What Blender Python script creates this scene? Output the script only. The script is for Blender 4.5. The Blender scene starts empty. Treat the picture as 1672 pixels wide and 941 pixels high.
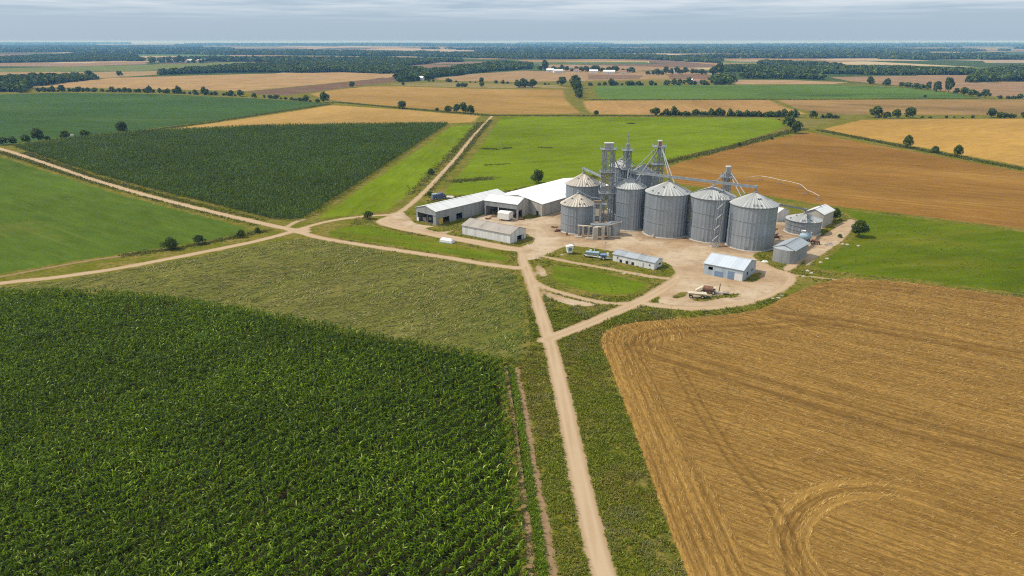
import bpy, math, random
import numpy as np
from mathutils import Vector, geometry as mgeo

# ------------------------------------------------------------------ camera, sky, sun
S = bpy.context.scene
COL = S.collection
R = math.radians
H = 80.0                       # drone height above the ground
F = 1115.0                     # focal length in pixels of a 1672 px wide picture (24 mm lens)
P = math.atan((470.5 - 67) / F)
cd = bpy.data.cameras.new("camera"); cam = bpy.data.objects.new("camera", cd); COL.objects.link(cam)
cam.location = (0, 0, H); cam.rotation_euler = (math.pi / 2 - P, 0, 0)
cd.lens = 24.0; cd.sensor_width = 36.0; cd.clip_start = 0.5; cd.clip_end = 100000
S.camera = cam

SUN_AZ = math.atan2(-1.0, 0.08)         # from the left
SUN_EL = R(50)
W = bpy.data.worlds.new("World"); S.world = W; W.use_nodes = True
nt = W.node_tree; nt.nodes.clear()
wo = nt.nodes.new("ShaderNodeOutputWorld"); bg = nt.nodes.new("ShaderNodeBackground")
sky = nt.nodes.new("ShaderNodeTexSky"); sky.sky_type = 'NISHITA'; sky.sun_disc = False
sky.sun_elevation = SUN_EL; sky.sun_rotation = SUN_AZ
sky.air_density = 1.0; sky.dust_density = 1.0; sky.ozone_density = 2.0; sky.altitude = 100
bg.inputs[1].default_value = 0.068
nt.links.new(bg.outputs[0], wo.inputs[0])
def wn(t, **k):
    n = nt.nodes.new(t)
    for a, b in k.items(): setattr(n, a, b)
    return n
def wm(op, a, b=None):
    n = wn("ShaderNodeMath", operation=op)
    for i, x in enumerate((a, b)):
        if x is None: continue
        if isinstance(x, (int, float)): n.inputs[i].default_value = x
        else: nt.links.new(x, n.inputs[i])
    return n.outputs[0]
# high thin cloud: noise on a flat layer far above the plain
tc = wn("ShaderNodeTexCoord"); sp = wn("ShaderNodeSeparateXYZ"); nt.links.new(tc.outputs["Generated"], sp.inputs[0])
zz = wm('MAXIMUM', sp.outputs[2], 0.004)
sv = wn("ShaderNodeCombineXYZ"); nt.links.new(sp.outputs[0], sv.inputs[0]); nt.links.new(sp.outputs[1], sv.inputs[1]); nt.links.new(zz, sv.inputs[2]); nt.links.new(sv.outputs[0], sky.inputs[0])
cx = wm('DIVIDE', sp.outputs[0], wm('ADD', zz, 0.012)); cy = wm('DIVIDE', sp.outputs[1], wm('ADD', zz, 0.012))
cb = wn("ShaderNodeCombineXYZ"); nt.links.new(cx, cb.inputs[0]); nt.links.new(cy, cb.inputs[1])
no = wn("ShaderNodeTexNoise"); no.inputs["Scale"].default_value = 0.32; no.inputs["Detail"].default_value = 7; no.inputs["Roughness"].default_value = 0.6
nt.links.new(cb.outputs[0], no.inputs["Vector"])
no2 = wn("ShaderNodeTexNoise"); no2.inputs["Scale"].default_value = 0.07; no2.inputs["Detail"].default_value = 3
nt.links.new(cb.outputs[0], no2.inputs["Vector"])
cm = wn("ShaderNodeMapRange"); cm.inputs[1].default_value = 0.42; cm.inputs[2].default_value = 0.57
nt.links.new(wm('ADD', wm('MULTIPLY', no.outputs[0], 0.6), wm('MULTIPLY', no2.outputs[0], 0.4)), cm.inputs[0])
hz = wn("ShaderNodeMapRange"); hz.inputs[1].default_value = 0.022; hz.inputs[2].default_value = 0.062
nt.links.new(sp.outputs[2], hz.inputs[0])
fac = wm('MULTIPLY', wm('MULTIPLY', cm.outputs[0], hz.outputs[0]), 0.9)
# veil of moisture that greys the Nishita horizon, then the clouds
veil = wn("ShaderNodeMixRGB"); veil.inputs[0].default_value = 0.72; veil.inputs[2].default_value = (6.9, 9.1, 11.6, 1)
nt.links.new(sky.outputs[0], veil.inputs[1])
mx = wn("ShaderNodeMixRGB"); mx.inputs[2].default_value = (13.2, 13.8, 14.3, 1)
nt.links.new(fac, mx.inputs[0]); nt.links.new(veil.outputs[0], mx.inputs[1]); nt.links.new(mx.outputs[0], bg.inputs[0])

sl = bpy.data.lights.new("sun", 'SUN'); sl.energy = 4.3; sl.angle = R(0.5); sl.color = (1.0, 0.92, 0.78)
so = bpy.data.objects.new("sun", sl); COL.objects.link(so)
to_sun = Vector((math.sin(SUN_AZ) * math.cos(SUN_EL), math.cos(SUN_AZ) * math.cos(SUN_EL), math.sin(SUN_EL)))
so.rotation_euler = to_sun.to_track_quat('Z', 'Y').to_euler(); so.location = (0, 0, 300)
vs = S.view_settings; vs.view_transform = 'Standard'; vs.look = 'None'; vs.exposure = 0.0; vs.gamma = 1.0; vs.use_curve_mapping = False
cy_ = S.cycles
cy_.max_bounces = 5; cy_.diffuse_bounces = 2; cy_.glossy_bounces = 2; cy_.transmission_bounces = 2; cy_.volume_bounces = 0; cy_.transparent_max_bounces = 4
cy_.use_denoising = False; cy_.use_adaptive_sampling = False; cy_.pixel_filter_type = 'BLACKMAN_HARRIS'; cy_.filter_width = 1.1; cy_.sample_clamp_indirect = 3.0
HAZE = 8.5e-5

# ------------------------------------------------------------------ helpers
rng = np.random.default_rng(7); rnd = random.Random(5)
def G(x, y, z=0.0):
    u = (x - 836) / F; v = (470.5 - y) / F
    dy = math.cos(P) + v * math.sin(P); dz = -math.sin(P) + v * math.cos(P)
    t = (H - z) / -dz
    return (u * t, dy * t)
def GP(pts): return [G(*p) for p in pts]
def ht(Y, ytop):
    """height of a thing standing Y metres away whose top is seen on row ytop"""
    v = (470.5 - ytop) / F
    return H + Y * (-math.sin(P) + v * math.cos(P)) / (math.cos(P) + v * math.sin(P))
def atY(x, y, Y):
    """point on the ray through a pixel, Y metres away: (X, Y, Z)"""
    u = (x - 836) / F; v = (470.5 - y) / F
    dy = math.cos(P) + v * math.sin(P)
    return (u * Y / dy, Y, ht(Y, y))
def mpp(Y): return math.hypot(Y, H) / F        # metres per pixel, about

def mesh_np(name, v, f, mat, col=None, parent=None, edge=None, attrs=None, smooth=False):
    me = bpy.data.meshes.new(name)
    v = np.asarray(v, dtype=np.float32); f = np.asarray(f, dtype=np.int32); k = f.shape[1]
    me.vertices.add(len(v)); me.vertices.foreach_set("co", v.ravel())
    me.loops.add(f.size); me.loops.foreach_set("vertex_index", f.ravel())
    me.polygons.add(len(f)); me.polygons.foreach_set("loop_start", np.arange(0, f.size, k, dtype=np.int32))
    me.update(calc_edges=True)
    if smooth: me.polygons.foreach_set("use_smooth", np.ones(len(f), dtype=bool))
    if col is not None:
        a = me.color_attributes.new("Col", 'FLOAT_COLOR', 'POINT')
        c = np.ones((len(v), 4), dtype=np.float32); c[:, :3] = col; a.data.foreach_set("color", c.ravel())
    for n, d in (attrs or {}).items():
        a = me.attributes.new(n, 'FLOAT', 'POINT'); a.data.foreach_set("value", np.asarray(d, dtype=np.float32))
    if mat: me.materials.append(mat)
    o = bpy.data.objects.new(name, me); COL.objects.link(o)
    if parent: o.parent = parent
    return o

class MB:
    def __init__(s): s.v = []; s.f = []
    def add(s, vs, fs):
        n = len(s.v); s.v += [tuple(p) for p in vs]; s.f += [tuple(i + n for i in q) for q in fs]; return s
    def box(s, c, d, rz=0.0):
        x, y, z = d[0] / 2, d[1] / 2, d[2] / 2; cs, sn = math.cos(rz), math.sin(rz); vs = []
        for k in (-z, z):
            for a, b in ((-x, -y), (x, -y), (x, y), (-x, y)):
                vs.append((c[0] + a * cs - b * sn, c[1] + a * sn + b * cs, c[2] + k))
        return s.add(vs, [(3, 2, 1, 0), (4, 5, 6, 7), (0, 1, 5, 4), (1, 2, 6, 5), (2, 3, 7, 6), (3, 0, 4, 7)])
    def tube(s, p, q, r, r2=None, n=8, cap=True):
        p = Vector(p); q = Vector(q); d = (q - p); r2 = r if r2 is None else r2
        if d.length < 1e-6: return s
        d.normalize(); a = d.orthogonal().normalized(); b = d.cross(a); vs = []
        for c, rr in ((p, r), (q, r2)):
            for i in range(n):
                t = 2 * math.pi * i / n; vs.append(c + a * math.cos(t) * rr + b * math.sin(t) * rr)
        fs = [(i, (i + 1) % n, n + (i + 1) % n, n + i) for i in range(n)]
        if cap: fs += [tuple(range(n - 1, -1, -1)), tuple(range(n, 2 * n))]
        return s.add(vs, fs)
    def beam(s, p, q, w, h=None):
        p = Vector(p); q = Vector(q); d = q - p; h = h or w
        if d.length < 1e-6: return s
        d.normalize(); up = Vector((0, 0, 1)) if abs(d.z) < 0.95 else Vector((1, 0, 0))
        a = d.cross(up).normalized() * w / 2; b = a.cross(d).normalized() * h / 2
        vs = [p - a - b, p + a - b, p + a + b, p - a + b, q - a - b, q + a - b, q + a + b, q - a + b]
        return s.add(vs, [(3, 2, 1, 0), (4, 5, 6, 7), (0, 1, 5, 4), (1, 2, 6, 5), (2, 3, 7, 6), (3, 0, 4, 7)])
    def path(s, pts, r, n=6):
        for a, b in zip(pts[:-1], pts[1:]): s.tube(a, b, r, n=n)
        return s
    def lathe(s, prof, n=24, c=(0, 0, 0), axis='z'):
        vs = []; m = len(prof)
        for i in range(n):
            t = 2 * math.pi * i / n
            for r, z in prof:
                q = (r * math.cos(t), r * math.sin(t), z)
                if axis == 'x': q = (q[2], q[0], q[1])
                if axis == 'y': q = (q[1], q[2], q[0])
                vs.append((c[0] + q[0], c[1] + q[1], c[2] + q[2]))
        fs = [(i * m + j, ((i + 1) % n) * m + j, ((i + 1) % n) * m + j + 1, i * m + j + 1) for i in range(n) for j in range(m - 1)]
        return s.add(vs, fs)
    def prism(s, poly, z0, z1):
        n = len(poly); vs = [(x, y, z0) for x, y in poly] + [(x, y, z1) for x, y in poly]
        return s.add(vs, [tuple(range(n - 1, -1, -1)), tuple(range(n, 2 * n))] + [(i, (i + 1) % n, n + (i + 1) % n, n + i) for i in range(n)])
    def obj(s, name, mat, parent=None, world=False, smooth=False, loc=None):
        off = Vector((0, 0, 0))
        if world and parent is not None: off = parent.location
        me = bpy.data.meshes.new(name)
        me.from_pydata([(p[0] - off[0], p[1] - off[1], p[2] - off[2]) for p in s.v], [], s.f); me.update()
        if smooth:
            for p in me.polygons: p.use_smooth = True
        if mat: me.materials.append(mat)
        o = bpy.data.objects.new(name, me); COL.objects.link(o)
        if parent: o.parent = parent
        if loc: o.location = loc
        return o

def tag(o, label=None, cat=None, group=None, kind=None):
    for k, v in (("label", label), ("category", cat), ("group", group), ("kind", kind)):
        if v: o[k] = v
    return o
def thing(name, label, cat, loc=(0, 0, 0), rz=0.0, group=None):
    o = bpy.data.objects.new(name, None); COL.objects.link(o); o.location = loc; o.rotation_euler = (0, 0, rz)
    return tag(o, label, cat, group)
KIDS = {}
def copy_tree(o, parent=None):
    c = o.copy(); COL.objects.link(c)
    if parent: c.parent = parent
    for ch in KIDS.get(o.name, []):
        copy_tree(ch, c)
    return c
def remember(o):
    KIDS[o.name] = [c for c in COL.objects if c.parent == o]
    for c in KIDS[o.name]: remember(c)

def inpoly(x, y, poly):
    x = np.asarray(x); y = np.asarray(y); r = np.zeros(x.shape, bool); n = len(poly)
    for i in range(n):
        x1, y1 = poly[i]; x2, y2 = poly[(i + 1) % n]
        if y1 == y2: continue
        c = ((y1 > y) != (y2 > y)) & (x < (x2 - x1) * (y - y1) / (y2 - y1) + x1); r ^= c
    return r
def dline(x, y, pts, closed=False):
    """distance to a polyline, and the tangent angle and arc length there"""
    best = np.full(np.shape(x), 1e9); ang = np.zeros(np.shape(x)); sgn = np.ones(np.shape(x))
    n = len(pts)
    for i in range(n if closed else n - 1):
        (x1, y1), (x2, y2) = pts[i], pts[(i + 1) % n]
        dx, dy = x2 - x1, y2 - y1; l2 = dx * dx + dy * dy
        if l2 == 0: continue
        t = np.clip(((x - x1) * dx + (y - y1) * dy) / l2, 0, 1)
        d = np.hypot(x - x1 - t * dx, y - y1 - t * dy); m = d < best
        best = np.where(m, d, best); ang = np.where(m, math.atan2(dy, dx), ang)
    return best, ang
def sdf(x, y, poly):
    d, _ = dline(x, y, poly, True)
    return np.where(inpoly(x, y, poly), -d, d)
def smooth_line(pts, k=6, closed=False):
    out = []; n = len(pts)
    rngi = range(n) if closed else range(n - 1)
    for i in rngi:
        if closed: p0, p1, p2, p3 = pts[i - 1], pts[i], pts[(i + 1) % n], pts[(i + 2) % n]
        else: p0, p1, p2, p3 = pts[max(i - 1, 0)], pts[i], pts[i + 1], pts[min(i + 2, n - 1)]
        for j in range(k):
            t = j / k
            out.append(tuple(0.5 * (2 * b + (c - a) * t + (2 * a - 5 * b + 4 * c - d) * t * t + (3 * b - a - 3 * c + d) * t ** 3) for a, b, c, d in zip(p0, p1, p2, p3)))
    if not closed: out.append(pts[-1])
    return out
def vnoise(x, y, s, seed=0):
    """smooth value noise"""
    x = np.asarray(x) / s + 1000; y = np.asarray(y) / s + 1000
    xi = np.floor(x).astype(np.int64); yi = np.floor(y).astype(np.int64); fx = x - xi; fy = y - yi
    fx = fx * fx * (3 - 2 * fx); fy = fy * fy * (3 - 2 * fy)
    def h(a, b):
        n = (a * 374761393 + b * 668265263 + seed * 1442695) & 0xffffffff; n = ((n ^ (n >> 13)) * 1274126177) & 0xffffffff
        return ((n ^ (n >> 16)) & 0xffff) / 65535.0
    return (h(xi, yi) * (1 - fx) + h(xi + 1, yi) * fx) * (1 - fy) + (h(xi, yi + 1) * (1 - fx) + h(xi + 1, yi + 1) * fx) * fy

# ------------------------------------------------------------------ materials
class N:
    """small node-tree writer"""
    def __init__(s, name):
        s.m = bpy.data.materials.new(name); s.m.use_nodes = True; s.t = s.m.node_tree; s.t.nodes.clear()
        s.out = s.n("ShaderNodeOutputMaterial")
    def n(s, t, **k):
        n = s.t.nodes.new(t)
        for a, b in k.items(): setattr(n, a, b)
        return n
    def l(s, a, b): s.t.links.new(a, b)
    def put(s, sock, x):
        if x is None: return
        if hasattr(x, "is_output"): s.l(x, sock)
        elif isinstance(x, (tuple, list)) and len(x) == 3 and sock.type == 'RGBA': sock.default_value = (*x, 1)
        else: sock.default_value = x
    def math(s, op, a, b=None, c=None):
        n = s.n("ShaderNodeMath", operation=op)
        for i, x in enumerate((a, b, c)): s.put(n.inputs[i], x)
        return n.outputs[0]
    def mix(s, f, a, b, mode='MIX'):
        n = s.n("ShaderNodeMixRGB", blend_type=mode); s.put(n.inputs[0], f); s.put(n.inputs[1], a); s.put(n.inputs[2], b); return n.outputs[0]
    def ramp(s, x, a, b, lo=0.0, hi=1.0):
        n = s.n("ShaderNodeMapRange"); s.put(n.inputs[0], x); n.inputs[1].default_value = a; n.inputs[2].default_value = b
        n.inputs[3].default_value = lo; n.inputs[4].default_value = hi; return n.outputs[0]
    def pos(s): return s.n("ShaderNodeNewGeometry").outputs["Position"]
    def objc(s): return s.n("ShaderNodeTexCoord").outputs["Object"]
    def mapv(s, vec, scale=(1, 1, 1), rot=0.0):
        n = s.n("ShaderNodeMapping"); s.l(vec, n.inputs[0]); n.inputs["Scale"].default_value = scale; n.inputs["Rotation"].default_value = (0, 0, rot); return n.outputs[0]
    def rowv(s, vec, ang, along, across):
        """coordinates turned so x runs along the rows, then scaled"""
        a = s.n("ShaderNodeMapping"); s.l(vec, a.inputs[0]); a.inputs["Rotation"].default_value = (0, 0, -ang)
        b = s.n("ShaderNodeMapping"); s.l(a.outputs[0], b.inputs[0]); b.inputs["Scale"].default_value = (along, across, 1); return b.outputs[0]
    def noise(s, vec, scale, detail=4, rough=0.55):
        n = s.n("ShaderNodeTexNoise"); s.put(n.inputs["Vector"], vec); n.inputs["Scale"].default_value = scale
        n.inputs["Detail"].default_value = detail; n.inputs["Roughness"].default_value = rough; return n.outputs[0]
    def attr(s, name, out="Fac"): return s.n("ShaderNodeAttribute", attribute_name=name).outputs[out]
    def bump(s, h, strength=0.4, dist=0.3):
        n = s.n("ShaderNodeBump"); s.l(h, n.inputs["Height"]); n.inputs["Strength"].default_value = strength; n.inputs["Distance"].default_value = dist; return n.outputs[0]
    def bsdf(s, col, rough=0.8, metal=0.0, spec=0.3, normal=None):
        b = s.n("ShaderNodeBsdfPrincipled"); s.put(b.inputs["Base Color"], col); s.put(b.inputs["Roughness"], rough); s.put(b.inputs["Metallic"], metal)
        b.inputs["Specular IOR Level"].default_value = spec
        if normal is not None: s.l(normal, b.inputs["Normal"])
        return b.outputs[0]
    def done(s, sh): s.l(sh, s.out.inputs[0]); return s.m

VG1, VG2, VG3 = (0.12, 0.125, 0.012), (0.2, 0.155, 0.04), (0.08, 0.09, 0.009)
def verge_colour(k, p):
    c = k.mix(k.ramp(k.noise(p, 0.09, 6, 0.65), 0.42, 0.6), VG1, VG2)
    c = k.mix(k.ramp(k.noise(p, 0.6, 4), 0.45, 0.7), c, VG3)
    return k.mix(k.ramp(k.noise(p, 0.21, 6, 0.7), 0.62, 0.72, 0, 0.6), c, (0.3, 0.22, 0.12))
def field_mat(name, c1, c2, c3=None, ang=0.0, along=0.02, across=0.35, patch=0.02, fine=1.2, bump=0.3, edge=True, patch_at=(0.5, 0.7), rowc=0.8, stripes=None):
    k = N(name); p = k.pos()
    rv = k.rowv(p, ang, along, across)
    rows = k.noise(rv, 1.0, 5, 0.6)
    rows2 = k.noise(k.rowv(p, ang, along * 6, across * 5), 1.0, 3, 0.6)
    sp_ = k.noise(p, fine, 5, 0.7)
    f = k.math('ADD', k.math('MULTIPLY', rows, 0.5 * rowc), k.math('ADD', k.math('MULTIPLY', rows2, 0.25 * rowc), k.math('MULTIPLY', sp_, 0.25 + 0.75 * (1 - rowc))))
    c = k.mix(k.ramp(f, 0.36, 0.64), c1, c2)
    if c3: c = k.mix(k.ramp(k.noise(k.rowv(p, ang, patch, patch * 2.5), 1.0, 5, 0.6), patch_at[0], patch_at[1], 0, 0.85), c, c3)
    c = k.mix(1.0, c, k.ramp(k.noise(k.rowv(p, ang, max(patch, .004) * 0.8, max(patch, .004) * 1.6), 1.0, 6, 0.65), 0.28, 0.72, 0.74, 1.2), 'MULTIPLY')
    c = k.mix(1.0, c, k.ramp(k.noise(k.rowv(p, ang, 0.05, 0.16), 1.0, 5, 0.7), 0.3, 0.7, 0.82, 1.14), 'MULTIPLY')
    c = k.mix(1.0, c, k.ramp(k.noise(p, 0.9, 4, 0.75), 0.32, 0.68, 0.84, 1.14), 'MULTIPLY')
    if stripes:
        w = k.n("ShaderNodeTexWave", wave_type='BANDS', bands_direction='Y'); k.l(k.rowv(p, ang, 1, 1), w.inputs["Vector"])
        w.inputs["Scale"].default_value = 0.314 / stripes[0]; w.inputs["Distortion"].default_value = 0.6; w.inputs["Detail"].default_value = 2
        c = k.mix(k.math('MULTIPLY', k.math('MULTIPLY', k.ramp(w.outputs["Fac"], stripes[2], 1.0), k.ramp(k.noise(k.rowv(p, ang, 0.02, 0.06), 1.0, 4, 0.6), 0.42, 0.62)), stripes[3]), c, stripes[1])
    if edge:
        e = k.attr("edge")
        q = k.math('SUBTRACT', k.math('MULTIPLY', k.noise(p, 0.35, 4, 0.6), 4.0), k.math('ADD', e, 0.6))
        c = k.mix(k.ramp(q, -0.3, 0.5), c, verge_colour(k, p))
    return k.done(k.bsdf(c, 1.0, 0, 0.0, k.bump(k.math('ADD', f, sp_), bump, 0.4) if bump else None))
def plain(name, col, rough=0.6, metal=0.0, var=0.25, scale=1.5, spec=0.4, dirt=None, streak=False):
    k = N(name); p = k.objc()
    a = k.noise(k.mapv(p, (1, 1, 0.15)) if streak else p, scale, 5, 0.65)
    c = k.mix(k.ramp(a, 0.3, 0.7), tuple(x * (1 - var) for x in col), tuple(min(1, x * (1 + var * 0.6)) for x in col))
    if dirt: c = k.mix(k.ramp(k.noise(p, scale * 0.45, 6, 0.7), 0.55, 0.72, 0, 0.7), c, dirt)
    return k.done(k.bsdf(c, rough, metal, spec))
def cladding(name, col, rough=0.45, metal=0.25, pitch=0.9, dirt=(0.3, 0.25, 0.18), axis=0, var=0.12, stain=0.45):
    """profiled steel sheet: ribs as bump, sheets that differ slightly, stains that run down"""
    k = N(name); p = k.objc(); s3 = k.n("ShaderNodeSeparateXYZ"); k.l(p, s3.inputs[0])
    d = k.math('ADD', s3.outputs[0], s3.outputs[1]) if axis == 2 else s3.outputs[axis]
    ph = k.math('FRACT', k.math('DIVIDE', d, pitch))
    rib = k.ramp(k.math('ABSOLUTE', k.math('SUBTRACT', ph, 0.5)), 0.36, 0.48)
    wn_ = k.n("ShaderNodeTexWhiteNoise", noise_dimensions='1D'); k.l(k.math('FLOOR', k.math('DIVIDE', d, pitch * 2)), wn_.inputs["W"])
    c = k.mix(wn_.outputs["Value"], tuple(x * (1 - var) for x in col), tuple(min(0.9, x * (1 + var)) for x in col))
    c = k.mix(k.ramp(k.noise(k.mapv(p, (0.9, 0.9, 0.2)), 0.9, 6, 0.65), 0.5, 0.75, 0, stain), c, dirt)
    c = k.mix(k.math('MULTIPLY', rib, 0.18), c, tuple(x * 0.6 for x in col))
    return k.done(k.bsdf(c, rough, metal, 0.4, k.bump(rib, 0.5, 0.06)))
def leafy(name, trans=0.3, rough=0.5, spec=0.25, gloss=0.0):
    k = N(name); c = k.attr("Col", "Color")
    a = k.bsdf(c, rough, 0, spec)
    t = k.n("ShaderNodeBsdfTranslucent"); k.l(k.mix(0.5, c, (0.19, 0.25, 0.012)), t.inputs[0])
    m = k.n("ShaderNodeMixShader"); m.inputs[0].default_value = trans; k.l(a, m.inputs[1]); k.l(t.outputs[0], m.inputs[2])
    return k.done(m.outputs[0])
def steel_mat(name, col, metal=0.55, rough=0.42):
    k = N(name); p = k.objc(); c = k.mix(1.0, k.attr("Col", "Color"), col, 'MULTIPLY')
    s3 = k.n("ShaderNodeSeparateXYZ"); k.l(p, s3.inputs[0])
    seam = k.ramp(k.math('ABSOLUTE', k.math('SUBTRACT', k.math('FRACT', k.math('DIVIDE', s3.outputs[2], 1.12)), 0.5)), 0.44, 0.5)
    st = k.noise(k.mapv(p, (1.2, 1.2, 0.12)), 1.0, 6, 0.65)
    c = k.mix(k.ramp(st, 0.45, 0.75, 0, 0.5), c, tuple(x * 0.6 for x in col))
    c = k.mix(k.ramp(k.noise(k.mapv(p, (2.2, 2.2, 0.1)), 1.0, 4, 0.7), 0.62, 0.74, 0, 0.35), c, (0.3, 0.23, 0.16))
    c = k.mix(k.math('MULTIPLY', seam, 0.25), c, tuple(x * 0.5 for x in col))
    return k.done(k.bsdf(c, k.ramp(st, 0.3, 0.7, rough - 0.06, rough + 0.1), metal, 0.5, k.bump(seam, 0.25, 0.05)))

M = {}
M['steel'] = steel_mat('galvanised_wall', (0.31, 0.35, 0.4), 0.45, 0.4)
M['steel_roof'] = steel_mat('galvanised_roof', (0.4, 0.41, 0.405), 0.25, 0.55)
M['steel_rust'] = steel_mat('weathered_roof', (0.43, 0.39, 0.335), 0.3, 0.55)
M['tower'] = plain('tower_steel', (0.34, 0.37, 0.4), 0.5, 0.45, 0.35, 0.8, dirt=(0.22, 0.17, 0.12))
M['tower_dark'] = plain('lattice_steel', (0.26, 0.285, 0.31), 0.55, 0.4, 0.3)
M['pipe'] = plain('spout_steel', (0.38, 0.405, 0.43), 0.42, 0.5, 0.3)
M['cap'] = plain('head_cap', (0.68, 0.68, 0.66), 0.5, 0.1, 0.15)
M['red'] = plain('faded_red', (0.36, 0.1, 0.07), 0.6, 0, 0.35, dirt=(0.3, 0.2, 0.15))
M['concrete'] = plain('concrete', (0.42, 0.39, 0.34), 0.9, 0, 0.25, 0.8, dirt=(0.22, 0.17, 0.12))
M['dark'] = plain('dark_void', (0.025, 0.025, 0.025), 0.9)
M['floor'] = plain('shed_floor', (0.16, 0.13, 0.1), 0.95)
M['roofA'] = cladding('light_roof', (0.64, 0.645, 0.64), 0.5, 0.0, 1.0, (0.45, 0.43, 0.4), 0, 0.06)
M['roofW'] = cladding('white_roof', (0.77, 0.77, 0.76), 0.5, 0.0, 1.1, (0.6, 0.58, 0.54), 1, 0.05, 0.3)
M['roofB'] = cladding('brown_roof', (0.33, 0.295, 0.26), 0.8, 0.0, 1.1, (0.22, 0.19, 0.16), 0, 0.1)
M['roofG'] = cladding('grey_roof', (0.33, 0.36, 0.39), 0.55, 0.1, 1.3, (0.2, 0.2, 0.19), 0, 0.12)
M['roofBl'] = cladding('pale_blue_roof', (0.56, 0.61, 0.67), 0.42, 0.2, 1.2, (0.45, 0.45, 0.44), 0, 0.06)
M['wallG'] = cladding('grey_wall', (0.27, 0.285, 0.295), 0.55, 0.15, 0.7, (0.27, 0.24, 0.2), 2)
M['wallT'] = cladding('tan_wall', (0.4, 0.38, 0.34), 0.6, 0.1, 0.8, (0.28, 0.24, 0.19), 2)
M['wallW'] = cladding('white_wall', (0.6, 0.61, 0.62), 0.6, 0.0, 0.8, (0.42, 0.38, 0.31), 2)
M['wallBl'] = cladding('blue_wall', (0.34, 0.41, 0.48), 0.55, 0.05, 0.8, (0.26, 0.25, 0.24), 2)
M['bluedoor'] = plain('blue_door', (0.16, 0.24, 0.36), 0.6)
M['white'] = plain('white_paint', (0.72, 0.71, 0.68), 0.6, 0, 0.2, dirt=(0.4, 0.33, 0.25))
M['cream'] = plain('cream_paint', (0.58, 0.5, 0.37), 0.65, 0, 0.25, dirt=(0.3, 0.2, 0.12))
M['yellow'] = plain('yellow_paint', (0.5, 0.36, 0.05), 0.6)
M['blue'] = plain('blue_paint', (0.13, 0.24, 0.4), 0.5, 0, 0.25, dirt=(0.3, 0.3, 0.3))
M['paleblue'] = plain('pale_blue_paint', (0.3, 0.42, 0.5), 0.55, 0, 0.25, dirt=(0.4, 0.38, 0.33))
M['rubber'] = plain('rubber', (0.03, 0.03, 0.033), 0.85)
M['rust'] = plain('rusty_iron', (0.2, 0.1, 0.06), 0.85, 0, 0.5, dirt=(0.08, 0.06, 0.05))
M['wood'] = plain('old_timber', (0.27, 0.2, 0.13), 0.9, 0, 0.35)
M['tarp'] = plain('tarpaulin', (0.1, 0.12, 0.2), 0.6, 0, 0.5)
M['bark'] = plain('bark', (0.11, 0.085, 0.06), 0.95, 0, 0.3)
M['glass'] = plain('window_glass', (0.03, 0.04, 0.05), 0.15, 0, 0.1, spec=0.6)
M['tile'] = plain('roof_tile', (0.33, 0.16, 0.1), 0.85, 0, 0.2)
M['stone'] = plain('pale_stone', (0.5, 0.44, 0.36), 0.9, 0, 0.3)
M['leaf'] = leafy('tree_leaves', 0.22, 0.6, 0.1)
M['corn'] = leafy('corn_leaves', 0.3, 0.55, 0.06)
M['grass'] = leafy('grass_blades', 0.25, 0.7, 0.05)
M['straw'] = leafy('straw', 0.0, 0.8, 0.04)
M['wood_leaf'] = leafy('far_foliage', 0.1, 0.9, 0.03)

# base ground: verge grass near, a patchwork of far fields beyond
def ground_mat():
    k = N('ground_soil_and_grass'); p = k.pos(); near = verge_colour(k, p)
    v = k.n("ShaderNodeTexVoronoi", feature='F1'); k.l(k.mapv(p, (1 / 520, 1 / 900, 1), 0.12), v.inputs["Vector"]); v.inputs["Scale"].default_value = 1.0; v.inputs["Randomness"].default_value = 0.85
    cr = k.n("ShaderNodeValToRGB"); cr.color_ramp.interpolation = 'CONSTANT'; e = cr.color_ramp.elements
    sx = k.n("ShaderNodeSeparateColor"); k.l(v.outputs["Color"], sx.inputs[0]); k.l(sx.outputs[0], cr.inputs[0])
    cols = [(0, (0.054, 0.0779, 0.018)), (0.2, (0.2664, 0.175, 0.0806)), (0.4, (0.09, 0.123, 0.024)), (0.56, (0.3256, 0.238, 0.1178)), (0.68, (0.1554, 0.1015, 0.062)), (0.8, (0.063, 0.0902, 0.021)), (0.9, (0.3848, 0.308, 0.1798))]
    e[0].position = 0; e[0].color = (*cols[0][1], 1); e[1].position = cols[1][0]; e[1].color = (*cols[1][1], 1)
    for q, c in cols[2:]:
        x = e.new(q); x.color = (*c, 1)
    far = k.mix(k.ramp(k.noise(k.mapv(p, (1 / 900, 1 / 350, 1)), 1.0, 5, 0.6), 0.56, 0.61), cr.outputs[0], (0.04, 0.07, 0.026))
    ln = k.n("ShaderNodeVectorMath", operation='LENGTH'); k.l(p, ln.inputs[0])
    return k.done(k.bsdf(k.mix(k.ramp(ln.outputs["Value"], 1500, 1700), near, far), 1.0, 0, 0.0))
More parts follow.
